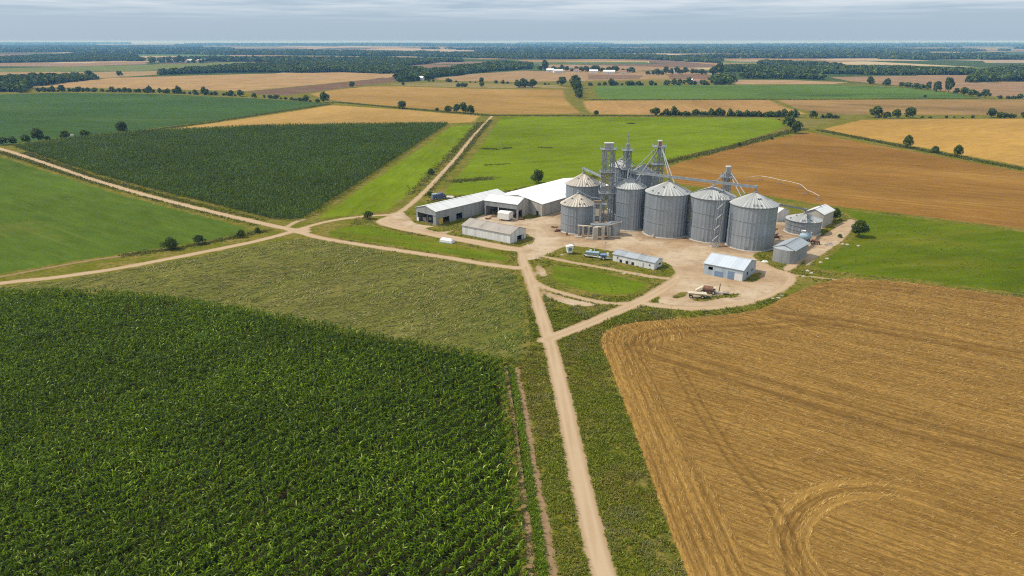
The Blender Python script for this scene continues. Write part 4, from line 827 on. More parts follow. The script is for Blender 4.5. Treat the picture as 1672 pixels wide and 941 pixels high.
hedge(FARB, [(1628, 193), (1700, 193)], 8, 8, 12, "dark bush in the hedge at the right picture edge", "bushes at the right edge")
hedge(FART, [(937, 137), (941, 148), (946, 162)], 13, 11, 16, "dark tree in the short column of trees by the far green field", "trees of the column by the far green field", "tree")
hedge(FART, [(843, 143), (871, 143.5)], 5, 9, 12, "dark tree in the tight square clump on the far tan field", "trees of the square clump", "tree")
hedge(FARB, [(745, 142), (762, 142)], 3, 7, 9, "small bush in the group on the olive strip", "bushes on the olive strip")
hedge(FARB, [(697, 133.5), (760, 135), (902, 139)], 22, 4, 7, "tiny bush in the hedge above the olive strip", "bushes of the olive strip's hedge", skip=0.2)
hedge(FARB, [(962, 140), (1060, 139.5), (1170, 139)], 22, 7, 11, "dark bush in the hedge behind the far green field", "bushes of the far green field's hedge", skip=0.1)
hedge(FART, [(1409, 136), (1425, 137.5), (1464, 141.5), (1490, 144.5), (1500, 145.5), (1510, 146.5), (1518, 147.5), (1528, 149.5), (1545, 152), (1570, 155), (1593, 158), (1614, 161)], 16, 9, 13, "dark round tree in the scattered line right of the far green field", "trees right of the far green field", "tree")
hedge(FARB, [(1628, 161.5), (1720, 162)], 9, 8, 11, "dark bush in the hedge at the grey stubble's far edge", "bushes at the grey stubble's far edge")

def wood(name, label, poly, gap, wid, hgt, nq, qs, pix=True):
    """a distant wood: every tree a lump of leaf clumps, all in one mesh because nobody could count them"""
    w = GP(poly) if pix else poly; b = np.array(w); x = np.arange(b[:, 0].min(), b[:, 0].max(), gap); y = np.arange(b[:, 1].min(), b[:, 1].max(), gap)
    X, Y = np.meshgrid(x, y); X = (X + rng.uniform(-.45, .45, X.shape) * gap).ravel(); Y = (Y + rng.uniform(-.45, .45, Y.shape) * gap).ravel()
    e = sdf(X, Y, w) + (vnoise(X, Y, gap * 4, 17) - 0.5) * gap * 2.5; ok = e < 0; X, Y = X[ok], Y[ok]; n = len(X)
    if n == 0: return None
    h = hgt * rng.uniform(0.75, 1.2, n) * (0.8 + 0.4 * vnoise(X, Y, gap * 6, 3)); ww = wid * rng.uniform(0.8, 1.25, n)
    k = np.repeat(np.arange(n), nq); d = rng.normal(0, 1, (n * nq, 3)); d[:, 2] = d[:, 2] * 0.9 + 0.35; d /= np.linalg.norm(d, axis=1)[:, None]
    c = np.stack([X[k] + d[:, 0] * ww[k] * .5, Y[k] + d[:, 1] * ww[k] * .5, h[k] * 0.55 + d[:, 2] * h[k] * 0.48], 1) * 1.0
    c[:, :2] += rng.normal(0, .06, (n * nq, 2)) * wid; nn = d + rng.normal(0, .4, d.shape); nn /= np.linalg.norm(nn, axis=1)[:, None]
    v, f = leaf_quads(c, nn, qs * rng.uniform(.7, 1.3, n * nq), 0.8)
    tone = rng.uniform(0.7, 1.35, n)[k]
    c = np.repeat(tint(n * nq, TREE_COL, [4, 4, 3, 1], 0.12, tone), 4, 0)
    if not name: return v, f, c
    return tag(mesh_np(name, v, f, M['wood_leaf'], c), label, "wood", kind="stuff")
WOODS = [("mid wood", [(246, 123), (300, 121), (368, 119), (470, 119), (560, 118.5), (641, 121), (690, 116), (640, 110), (714, 103), (617, 95.5), (500, 103.5), (422, 108), (368, 113.5), (300, 118.5)], 12, "broad dark wood across the middle distance above the tan fields"),
 ("diagonal wood", [(654, 134), (691, 131), (734, 124.5), (768, 119.5), (862, 113), (866, 107), (818, 105), (760, 112), (734, 116), (690, 120), (650, 124)], 11, "belt of wood running diagonally from the plough land to the village"),
 ("upper left wood", [(-80, 151), (0, 150.5), (40, 151.5), (50, 142), (100, 136), (150, 130), (135, 127.5), (0, 131), (-80, 133)], 11, "dark wood at the left picture edge above the dark green field"),
 ("left belt", [(-60, 103), (0, 103), (201, 99.6), (234, 100.5), (214, 92), (134, 90), (0, 97), (-60, 98)], 16, "long dark belt of trees at far left"),
 ("centre far wood", [(500, 90), (627, 91.5), (835, 96), (1060, 97.5), (1172, 103), (1172, 99), (1060, 92.5), (835, 89), (630, 87.5)], 20, "wide blue-green wood below the horizon"),
 ("right far wood", [(1165, 117), (1290, 121), (1400, 122), (1482, 123), (1595, 122), (1575, 117), (1494, 115), (1406, 113), (1313, 113), (1200, 112)], 14, "dark wood behind the right-hand village"),
 ("right edge wood", [(1576, 135), (1595, 127), (1600, 119), (1672, 113), (1800, 112), (1800, 134), (1672, 133.5)], 13, "dark wood at the right picture edge"),
 ("small right belt", [(1170, 138.5), (1196, 138.5), (1200, 130), (1192, 127), (1170, 131)], 11, "small clump of trees by the far green field's top"),
 ("right middle belt", [(1213, 128.5), (1300, 129), (1345, 131), (1345, 129.5), (1300, 127), (1213, 126.8)], 11, "thin belt of trees on the far yellow field"),
 ("low belt", [(1240, 106.5), (1330, 108), (1410, 113), (1320, 106), (1250, 104)], 14, "thin tree belt above the right wood")]
for nm, poly, gap, lb in WOODS: wood("distant_wood", lb, poly, gap, gap * 1.15, 11.5, 46, gap * 0.26)
# far belts towards the horizon, random lengths, all at their own places on the plain
FW = []
for i in range(40):
    Y = 2600 * (22000 / 2600) ** ((i + rnd.random()) / 40); X = rnd.uniform(-0.95, 0.95) * Y * 0.9; lx = rnd.uniform(0.06, 0.3) * Y + 200; ly = rnd.uniform(0.012, 0.04) * Y + 20
    if Y < 3600 and (abs(X / Y) < 0.25): continue
    poly = []; a0 = rnd.uniform(-.25, .25)
    for j in range(12):
        t = j / 12 * 2 * math.pi; q = (math.cos(t) * lx * rnd.uniform(.7, 1.1), math.sin(t) * ly * rnd.uniform(.5, 1.2)); poly.append((X + q[0] * math.cos(a0) - q[1] * math.sin(a0), Y + q[0] * math.sin(a0) + q[1] * math.cos(a0)))
    gap = max(18, Y / 200); FW.append(wood(None, "", poly, gap, gap * 1.3, 13, 16, gap * 0.42, pix=False))
FW = [q for q in FW if q is not None]; off = np.cumsum([0] + [len(q[0]) for q in FW[:-1]])
tag(mesh_np("horizon_wood", np.concatenate([q[0] for q in FW]), np.concatenate([q[1] + o for q, o in zip(FW, off)]), M['wood_leaf'], np.concatenate([q[2] for q in FW])), "many blue-grey belts of woodland towards the horizon", "wood", kind="stuff")

# ------------------------------------------------------------------ sheds
def wall_run(mb, p0, p1, h, ops=(), th=0.18, z0=0.0):
    """a wall from p0 to p1 (local plan), outer face on that line, with real openings (x0, x1, z0, z1)"""
    p0 = Vector((*p0, 0)); p1 = Vector((*p1, 0)); d = p1 - p0; L = d.length; d.normalize(); nrm = Vector((-d.y, d.x, 0))
    xs = sorted({0.0, L} | {o[0] for o in ops} | {o[1] for o in ops})
    for a, b in zip(xs[:-1], xs[1:]):
        if b - a < 1e-3: continue
        zs = [(z0, h)]
        for o in ops:
            if o[0] <= a + 1e-4 and o[1] >= b - 1e-4:
                nz = []
                for lo, hi in zs:
                    if o[2] > lo: nz.append((lo, min(hi, o[2])))
                    if o[3] < hi: nz.append((max(lo, o[3]), hi))
                zs = [q for q in nz if q[1] - q[0] > 1e-3]
        for lo, hi in zs:
            c = [p0 + d * a, p0 + d * b, p0 + d * b + nrm * th, p0 + d * a + nrm * th]
            mb.add([(q.x, q.y, lo) for q in c] + [(q.x, q.y, hi) for q in c], [(3, 2, 1, 0), (4, 5, 6, 7), (0, 1, 5, 4), (1, 2, 6, 5), (2, 3, 7, 6), (3, 0, 4, 7)])
def frame_of(A, B, C):
    a, b, c = Vector(G(*A)), Vector(G(*B)), Vector(G(*C)); d = b - a; L = d.length; d.normalize(); n = Vector((-d.y, d.x)); return a, math.atan2(d.y, d.x), L, abs((c - b).dot(n)), d, n
def shed(name, label, cat, a, rz, L, Wd, he, hr, wallm, roofm, ridge='x', ops=None, over=0.4, floor=True, ridge_at=0.5, group=None, th=0.14):
    """gabled shed; local x along the front wall, y going back. ops: openings by wall 'f','r','b','l'"""
    root = thing(name, label, cat, (a[0], a[1], 0), rz, group); ops = ops or {}
    w = MB(); t = 0.18
    wall_run(w, (0, 0), (L, 0), he, ops.get('f', ())); wall_run(w, (L, t), (L, Wd - t), he, ops.get('r', ())); wall_run(w, (L, Wd), (0, Wd), he, ops.get('b', ())); wall_run(w, (0, Wd - t), (0, t), he, ops.get('l', ()))
    if ridge == 'x':
        ym = Wd * ridge_at
        for x0, x1 in ((0, t), (L - t, L)):
            w.add([(x0, 0, he), (x0, Wd, he), (x0, ym, hr), (x1, 0, he), (x1, Wd, he), (x1, ym, hr)], [(2, 1, 0), (3, 4, 5), (0, 1, 4, 3), (1, 2, 5, 4), (2, 0, 3, 5)])
        sl = [((0, he), (ym, hr)), ((Wd, he), (ym, hr))]
        def pt(u, q, z): return (u, q, z)
        U0, U1 = -over, L + over
    else:
        ym = L * ridge_at
        for y0, y1 in ((0, t), (Wd - t, Wd)):
            w.add([(0, y0, he), (L, y0, he), (ym, y0, hr), (0, y1, he), (L, y1, he), (ym, y1, hr)], [(0, 1, 2), (5, 4, 3), (3, 4, 1, 0), (4, 5, 2, 1), (5, 3, 0, 2)])
        sl = [((0, he), (ym, hr)), ((L, he), (ym, hr))]
        def pt(u, q, z): return (q, u, z)
        U0, U1 = -over, Wd + over
    w.obj("wall", wallm, root)
    r = MB()
    for (q0, z0), (q1, z1) in sl:
        k = over / abs(q1 - q0); e0 = q0 - (q1 - q0) * k; ez = z0 - (z1 - z0) * k; g_ = 0.02
        vs = [pt(U0, e0, ez + g_), pt(U1, e0, ez + g_), pt(U1, q1, z1 + g_), pt(U0, q1, z1 + g_)]; vs += [(x, y, z + th) for x, y, z in vs]
        r.add(vs, [(0, 1, 2, 3), (7, 6, 5, 4), (0, 4, 5, 1), (1, 5, 6, 2), (2, 6, 7, 3), (3, 7, 4, 0)])
    ro = r.obj("roof", roofm, root)
    c = MB(); p, q = pt(U0, ym, hr + th + .03), pt(U1, ym, hr + th + .03); c.beam(p, q, 0.5, 0.1); c.obj("ridge_cap", roofm, ro)
    if floor: MB().box((L / 2, Wd / 2, 0.035), (L - .4, Wd - .4, 0.07)).obj("floor", M['floor'], root)
    return root
def panel(parent, name, x0, x1, z0, z1, mat, side='f', L=0, Wd=0, proud=0.03, label=None):
    """a door or window leaf standing slightly proud of a wall"""
    m = MB()
    if side == 'f': m.box(((x0 + x1) / 2, -proud / 2 + .01, (z0 + z1) / 2), (x1 - x0, proud + .06, z1 - z0))
    elif side == 'r': m.box((L + proud / 2 - .01, (x0 + x1) / 2, (z0 + z1) / 2), (proud + .06, x1 - x0, z1 - z0))
    elif side == 'l': m.box((-proud / 2 + .01, (x0 + x1) / 2, (z0 + z1) / 2), (proud + .06, x1 - x0, z1 - z0))
    o = m.obj(name, mat, parent)
    if label: o["label"] = label
    return o
def window(parent, x0, x1, z0, z1, side='f', L=0):
    w = panel(parent, "window", x0, x1, z0, z1, M['white'], side, L, proud=0.06); f = 0.1
    panel(w, "pane", x0 + f, x1 - f, z0 + f, z1 - f, M['glass'], side, L, proud=0.1); return w

# long open-ended shed on the left: the gable end faces the picture's left
a, rz, Wg, _, d, n = frame_of((676, 361.5), (712, 368.5), (792, 348))
far = Vector(G(792, 348)); Ls = abs((far - Vector(G(712, 368.5))).dot(n)) + 20
Yb = G(712, 368.5)[1]; he = ht(Yb, 346); hr = ht(Yb + 4, 336.5)
# build with local x along the gable end, ridge running back
dirn = (far - Vector(G(712, 368.5))).normalized(); rzL = math.atan2(dirn.y, dirn.x)       # along the long wall
b0 = Vector(G(712, 368.5)); nl_ = Vector((-dirn.y, dirn.x)); wl = abs((a - b0).dot(nl_)); wl = max(wl, 11.0)
Ll = (far - b0).length + 16
t = shed("machinery_shed", "long grey shed with an open left gable end and a pale roof", "shed", b0, rzL, Ll, wl, he, hr, M['wallG'], M['roofA'], 'x',
         {'l': [(1.0, wl - 2.2, 0, he * 0.72)], 'f': [(1.6, 8.6, 0, 3.0), (13.0, 17.0, 0.0, 3.2)]}, over=0.3)
panel(t, "door", 1.7, 4.4, 0.1, 2.9, M['yellow'], 'f', label="yellow sheet door"); MB().beam((-0.1, 0.3, he * .72), (-0.1, wl - 0.3, he * .72), 0.25, 0.3).obj("lintel", M['tower'], t)
MB().box((0.1, wl * 0.42, he * .36), (0.25, 0.25, he * .72)).obj("post", M['rust'], t)
MB().box((-.05, wl - 1.2, 1.0), (.3, 1.2, 1.6)).obj("cabinet", M['white'], t)
# raised back part of the same roof
MB().add([(Ll * .62, -0.3, he + .36), (Ll + .3, -0.3, he + .36), (Ll + .3, wl / 2, hr + .44), (Ll * .62, wl / 2, hr + .44), (Ll * .62, -0.3, he + .1), (Ll + .3, -0.3, he + .1), (Ll + .3, wl / 2, hr + .2), (Ll * .62, wl / 2, hr + .2)],
         [(0, 1, 2, 3), (4, 7, 6, 5), (0, 4, 5, 1), (1, 5, 6, 2), (2, 6, 7, 3), (3, 7, 4, 0)]).obj("overlapping_roof_sheets", M['roofA'], t)
# things standing inside that show through its openings
tr = thing("tractor", "orange and rust machine parked inside the long grey shed's open end", "tractor", (*(b0 + dirn * 3.4 + nl_ * (wl * 0.45)), 0), rzL + 0.2)
MB().box((0.6, 0, 1.2), (2.6, 1.0, .9)).box((1.8, 0, 1.0), (.5, .8, .5)).obj("bonnet", M['red'], tr); MB().box((-1.1, 0, 1.9), (1.4, 1.5, 1.4)).box((-1.1, 0, 2.66), (1.6, 1.7, .12)).obj("cab", M['tower_dark'], tr)
for sx, sy, r_ in ((-1.1, .95, .85), (-1.1, -.95, .85), (1.5, .8, .5), (1.5, -.8, .5)): MB().tube((sx, sy - .2, r_), (sx, sy + .2, r_), r_, n=16).obj("wheel", M['rubber'], tr)
hp = thing("hay_pile", "pale heap of straw bales inside the long grey shed's open end", "bales", (*(b0 + dirn * 3.0 + nl_ * (wl * 0.78)), 0), rzL)
q = MB()
for i in range(2):
    for j in range(3 - i): q.box((j * .1, -1 + j * 1.0 + i * .5, .45 + i * .8), (1.6, .95, .78))
q.obj("bale", M['cream'], hp)
# open-fronted grain hall
A, B, C = (791.5, 350.5), (845, 358), (872, 350.5); a, rz, L, Wd, d, n = frame_of(A, B, C); Yb = G(*B)[1]; he = ht(Yb, 334.2); hr = ht(Yb + Wd * .5, 322.5)
t = shed("open_front_shed", "grey shed with a wide dark open front beside the white tarpaulin trailer", "shed", a, rz, L, Wd, he, hr, M['wallT'], M['roofA'], 'x',
         {'f': [(0.5, L - 0.5, 0, he * 0.64)], 'r': [(0.8, 4.4, 0, he * 0.55)]}, over=0.35)
MB().box((L / 2, -.06, he * .83), (L - .1, .1, he * .36)).obj("fascia", M['wallG'], t)
for x_ in (0.25, L * .42, L - 0.25): MB().box((x_, 0.1, he * .32), (.28, .34, he * .64)).obj("post", M['roofA'], t)
q = thing("rubble_heap", "brown heap of scrap inside the open-fronted grey shed", "scrap heap", (a + d * (L * .3) + n * 5).to_3d(), rz); m = MB()
for i in range(26): m.box((rnd.uniform(-4, 4), rnd.uniform(-2, 2), rnd.uniform(.2, 1.1)), (rnd.uniform(.3, 1.5), rnd.uniform(.3, 1.2), rnd.uniform(.2, .9)), rnd.uniform(0, 3))
m.obj("scrap", M['wood'], q)
q = thing("grain_trailer", "yellowish wagon inside the open-fronted grey shed behind the white trailer", "wagon", (a + d * (L * .68) + n * 4).to_3d(), rz + .1)
MB().add([(-2, -1, 1), (2, -1, 1), (2, 1, 1), (-2, 1, 1), (-2.4, -1.3, 2.6), (2.4, -1.3, 2.6), (2.4, 1.3, 2.6), (-2.4, 1.3, 2.6)], [(3, 2, 1, 0), (0, 1, 5, 4), (1, 2, 6, 5), (2, 3, 7, 6), (3, 0, 4, 7)]).obj("hopper", M['cream'], q)
for sx in (-1.2, 1.2):
    for sy in (-1, 1): MB().tube((sx, sy - .15, .5), (sx, sy + .15, .5), .5, n=14).obj("wheel", M['rubber'], q)
# white warehouse
b0 = Vector(G(885, 353.6)); e0 = Vector(G(914, 344.6)); dirn = (e0 - b0).normalized(); rzW = math.atan2(dirn.y, dirn.x); nl_ = Vector((-dirn.y, dirn.x)); Yb = b0.y
he = ht(Yb, 333.9); Ww = 30.0; ridge_pt = b0 + nl_ * (Ww / 2); hr = he + 2.6
t = shed("warehouse", "large white-roofed warehouse behind the open-fronted shed", "warehouse", b0, rzW, 60, Ww, he, hr, M['wallT'], M['roofW'], 'x', {}, over=0.3)
panel(t, "door", 2.2, 3.4, 0.05, 2.3, M['dark'], 'l')
# white shed in front
A, B, C = (755, 383), (833, 398.7), (859, 388.8); a, rz, L, Wd, d, n = frame_of(A, B, C); Yb = G(*B)[1]; he = ht(Yb, 382.7); hr = ht(Yb + Wd * .35, 371.8)
t = shed("white_shed", "long white shed with a brown roof on a grass island", "shed", a, rz, L, Wd, he, hr, M['wallW'], M['roofB'], 'x', {'r': [(Wd * .42, Wd * .72, 0, 2.3)]}, over=0.4)
panel(t, "door", Wd * .78, Wd * .86, 0.05, 2.2, M['wallG'], 'r', L); m = MB()
for x0, x1 in ((0, L),): m.box((L / 2, -.03, .2), (L, .05, .4))
m.obj("plinth", M['concrete'], t)
for i in range(2): MB().box((L * (.36 + .36 * i), Wd / 2 - Wd * .25, (he + hr) / 2 + .2), (.08, Wd * .5, .05)).obj("roof_joint", M['roofB'], t)
# low grey-roofed store
A, B, C = (1000.5, 426), (1068, 441), (1080.5, 434.3); a, rz, L, Wd, d, n = frame_of(A, B, C); Yb = G(*B)[1]; he = ht(Yb, 429.3); hr = ht(Yb + Wd * .4, 422)
t = shed("low_store", "low white store with a grey roof beside the oval lawn", "shed", a, rz, L, Wd, he, hr, M['wallW'], M['roofG'], 'x', {}, over=0.3)
window(t, L * .1, L * .13, 1.2, 2.2); window(t, L * .87, L * .91, 1.1, 1.9)
for fx in (.17, .32, .46): panel(t, "door", L * fx, L * fx + 1.1, 0.05, 1.2, M['dark'], 'f')
panel(t, "door", L * .73, L * .75, 0.05, 1.8, M['tower_dark'], 'f'); window(t, Wd * .5, Wd * .8, 1.0, 2.0, 'r', L)
MB().tube((L * .6, Wd * .5, hr), (L * .6, Wd * .5, hr + .7), .2).obj("vent", M['tower'], t)
# pale blue shed
A, B, C = (1148.6, 447.5), (1212, 460), (1236, 443.5); a, rz, L, Wd, d, n = frame_of(A, B, C); Yb = G(*B)[1]; he = ht(Yb, 442); hr = ht(Yb + Wd * .5, 423)
t = shed("blue_shed", "blue-grey shed with a pale smooth roof near the implements", "shed", a, rz, L, Wd, he, hr, M['wallBl'], M['roofBl'], 'x', {'f': [(1.6, 3.3, he * .5, he * .78)]}, over=0.3)
panel(t, "door", L * .62, L * .78, 0.05, he * .7, M['bluedoor'], 'f'); panel(t, "door", L * .28, L * .5, 0.05, he * .5, M['bluedoor'], 'f'); panel(t, "lower_cladding", L * .79, L - .1, .05, he * .62, M['wallW'], 'f')
window(t, Wd * .25, Wd * .38, 1.2, 2.6, 'r', L); window(t, Wd * .62, Wd * .74, 1.2, 2.6, 'r', L)
# round-fronted metal store
A, B, C = (1261, 424.5), (1295, 431.5), (1309, 418); a, rz, L, Wd, d, n = frame_of(A, B, C); Yb = G(*B)[1]; he = ht(Yb, 409.5); hr = ht(Yb + 1, 402)
Wd += 1.0; t = shed("round_fronted_store", "metal store with a bulging round front and gabled roof", "store", a, rz, L, Wd, he, hr, M['wallG'], M['roofG'], 'y', {}, over=0.45)
m = MB(); pts = [(L / 2 - L / 2 * math.cos(math.pi * i / 12), -2.0 * math.sin(math.pi * i / 12)) for i in range(13)]; m.prism(pts[::-1], 0, he - .05); m.obj("round_front", M['wallG'], t)
m = MB(); m.add([(x, y, he - .05) for x, y in pts] + [(L / 2, 0, hr - .3)], [(i + 1, i, 13) for i in range(12)]); m.obj("front_roof", M['roofG'], t)
panel(t, "door", Wd * .35, Wd * .5, .05, 2.6, M['tower_dark'], 'r', L)
# gabled hut further back and the small white cube shed
A, B, C = (1312, 367), (1342, 372.3), (1353, 367.6); a, rz, L, Wd, d, n = frame_of(A, B, C); Wd = max(Wd, 7); Yb = G(*B)[1]; he = ht(Yb, 350.5); hr = ht(Yb + 1, 343)
t = shed("gabled_hut", "tall grey gabled hut behind the short round bin", "shed", a, rz, L, Wd + 5, he, hr, M['wallT'], M['roofA'], 'y', {}, over=0.45)
MB().box((L / 2, 6, hr + .5), (.5, .5, .8)).obj("vent", M['tower_dark'], t)
A, B, C = (1252, 360), (1267.5, 363.2), (1282.5, 356.6); a, rz, L, Wd, d, n = frame_of(A, B, C); Yb = G(*B)[1]; he = ht(Yb, 348); hr = he + 1.4
t = shed("small_white_shed", "small white shed half hidden behind the right-hand big silo", "shed", a, rz, L, Wd, he, hr, M['wallW'], M['roofA'], 'x', {}, over=0.3)
MB().tube((L * .6, Wd * .3, he), (L * .6, Wd * .3, he + 1.6), .18).obj("vent", M['tower_dark'], t)

# ------------------------------------------------------------------ silos
def silo_xy(px, base_y, wpx):
    Y0 = G(px, base_y)[1]; r = wpx / 2 * math.hypot(Y0, H) / F * 0.985; X0, Y0 = G(px, base_y); d_ = math.hypot(X0, Y0); k = (d_ + r) / d_; r = r * k
    k = (d_ + r) / d_; return X0 * k, Y0 * k, r
def silo(label, px, base_y, wpx, eave_y, apex_y, roofm='steel_roof', nside=36, group="corrugated grain silos", seed=0, ladder=None, he=None):
    x, y, r = silo_xy(px, base_y, wpx); d_ = math.hypot(x, y); ux, uy = -x / d_, -y / d_
    he = he or ht(y + uy * r, eave_y); hr = ht(y, apex_y)
    root = thing("grain_silo", label, "silo", (x, y, 0), 0, group); rg = np.random.default_rng(seed + 3)
    MB().lathe([(0, .3), (r + .35, .3), (r + .5, 0), (0, 0)], 40).obj("foundation", M['concrete'], root)
    prof = []; tone = []
    for i in range(nside):
        a0 = 2 * math.pi * i / nside; da = 2 * math.pi / nside; tn = rg.uniform(.9, 1.08)
        for fr, rr in ((0, 0), (.78, 0), (.86, .06), (.95, .06)): prof.append((a0 + da * fr, r + rr - .06)); tone.append(tn)
    n_ = len(prof); rows = 7; v = []; cl = []
    for j in range(rows + 1):
        z = .3 + (he - .3) * j / rows; tr_ = rg.uniform(.93, 1.05)
        for (a_, rr), tn in zip(prof, tone): v.append((math.cos(a_) * rr, math.sin(a_) * rr, z)); cl.append([tn * tr_] * 3)
    f = [(j * n_ + i, j * n_ + (i + 1) % n_, (j + 1) * n_ + (i + 1) % n_, (j + 1) * n_ + i) for j in range(rows) for i in range(n_)]
    wl = mesh_np("wall", v, f, M['steel'], np.array(cl), root)
    m = MB()
    for z in (he * .34, he * .67): m.lathe([(r + .06, z - .09), (r + .16, z - .09), (r + .16, z + .09), (r + .06, z + .09)], nside)
    m.obj("wind_ring", M['pipe'], wl)
    # roof: cone of ribbed panels
    rc = max(.55, r * .07); hc = hr - .8; v = []; cl = []; prof = []
    for i in range(nside):
        a0 = 2 * math.pi * i / nside; da = 2 * math.pi / nside; tn = rg.uniform(.84, 1.08)
        for fr, z in ((0, 0), (.84, 0), (.88, .09), (.97, .09)): prof.append((a0 + da * fr, z, tn))
    for q in range(2):
        for a_, z, tn in prof:
            rr = (r + .35, rc)[q]; v.append((math.cos(a_) * rr, math.sin(a_) * rr, (he - .02, hc)[q] + z)); cl.append([tn] * 3)
    f = [(i, (i + 1) % n_, n_ + (i + 1) % n_, n_ + i) for i in range(n_)]
    rf = mesh_np("roof", v, f, M[roofm], np.array(cl), root)
    MB().lathe([(r - .05, he - .32), (r + .3, he - .32), (r + .38, he - .05), (r - .05, he - .04)], nside).obj("eave_ring", M['tower_dark'], root)
    MB().tube((0, 0, hc - .3), (0, 0, hr - .25), rc * 1.08, n=14).lathe([(0, hr), (rc * .5, hr), (rc * 1.3, hr - .28), (0, hr - .28)], 14).obj("roof_cap", M['tower'], rf)
    for i in range(7):
        a_ = rg.uniform(0, 6.28) if i > 3 else -1.57 + rg.uniform(-1.1, 1.1); fr = rg.uniform(.8, .93) if i % 3 else .45; rr = rc + (r - rc) * fr; z = hc + (he - hc) * (rr - rc) / (r + .35 - rc)
        MB().box((math.cos(a_) * rr, math.sin(a_) * rr, z + .3), (.55, .55, .5), a_).obj("roof_vent", M['tower_dark' if i % 2 else 'tower'], rf)
    a_ = math.atan2(uy, ux) + rg.uniform(-.5, .6)
    MB().box((math.cos(a_) * (r + .08), math.sin(a_) * (r + .08), 1.35), (.3, .9, 1.1), a_).obj("hatch", M['tower_dark'], root)
    a_ = math.atan2(uy, ux) + (ladder if ladder is not None else rg.uniform(-1.2, 1.2)); m = MB(); cx_, sx_ = math.cos(a_), math.sin(a_)
    for s_ in (-.22, .22): m.beam((cx_ * (r + .2) - sx_ * s_, sx_ * (r + .2) + cx_ * s_, .4), (cx_ * (r + .2) - sx_ * s_, sx_ * (r + .2) + cx_ * s_, he), .07)
    z = .8
    while z < he: m.beam((cx_ * (r + .2) + sx_ * .22, sx_ * (r + .2) - cx_ * .22, z), (cx_ * (r + .2) - sx_ * .22, sx_ * (r + .2) + cx_ * .22, z), .05); z += .6
    m.obj("ladder", M['pipe'], root)
    return dict(x=x, y=y, r=r, he=he, hr=hr, root=root)
s1 = silo("squat front silo with a brownish roof behind the dump pit", 942, 383, 55, 338, 313.5, 'steel_rust', seed=1)
s0 = silo("silo with a pale brownish roof directly behind the squat front one", 950, 361, 55.5, 305, 280.5, 'steel_rust', seed=2)
s2 = silo("tall narrow silo at the left end of the big row", 1024.5, 377.5, 51, 309.5, 286.5, seed=3)
s3 = silo("tall wide silo second from left in the big row", 1085, 389.5, 71, 320, 293.5, seed=4, ladder=1.2)
s4 = silo("tall silo third in the big row, just left of the stair tower", 1156.5, 397, 70, 326.7, 301.5, seed=5, ladder=-1.0)
s5 = silo("tall wide silo at the right end of the big row", 1222, 410.5, 74, 340, 311.5, seed=6, ladder=1.3)
s6 = silo("short wide round bin near the gabled hut", 1309, 385, 55, 363.6, 346, seed=7, nside=30)
s7 = silo("silo half hidden behind the red-headed tower", 1046, 350, 42, 286, 267, seed=8, nside=30)
s8 = silo("silo almost hidden behind the mast tower, only its roof showing", 1010, 345, 36, 274, 258.5, seed=9, nside=30)

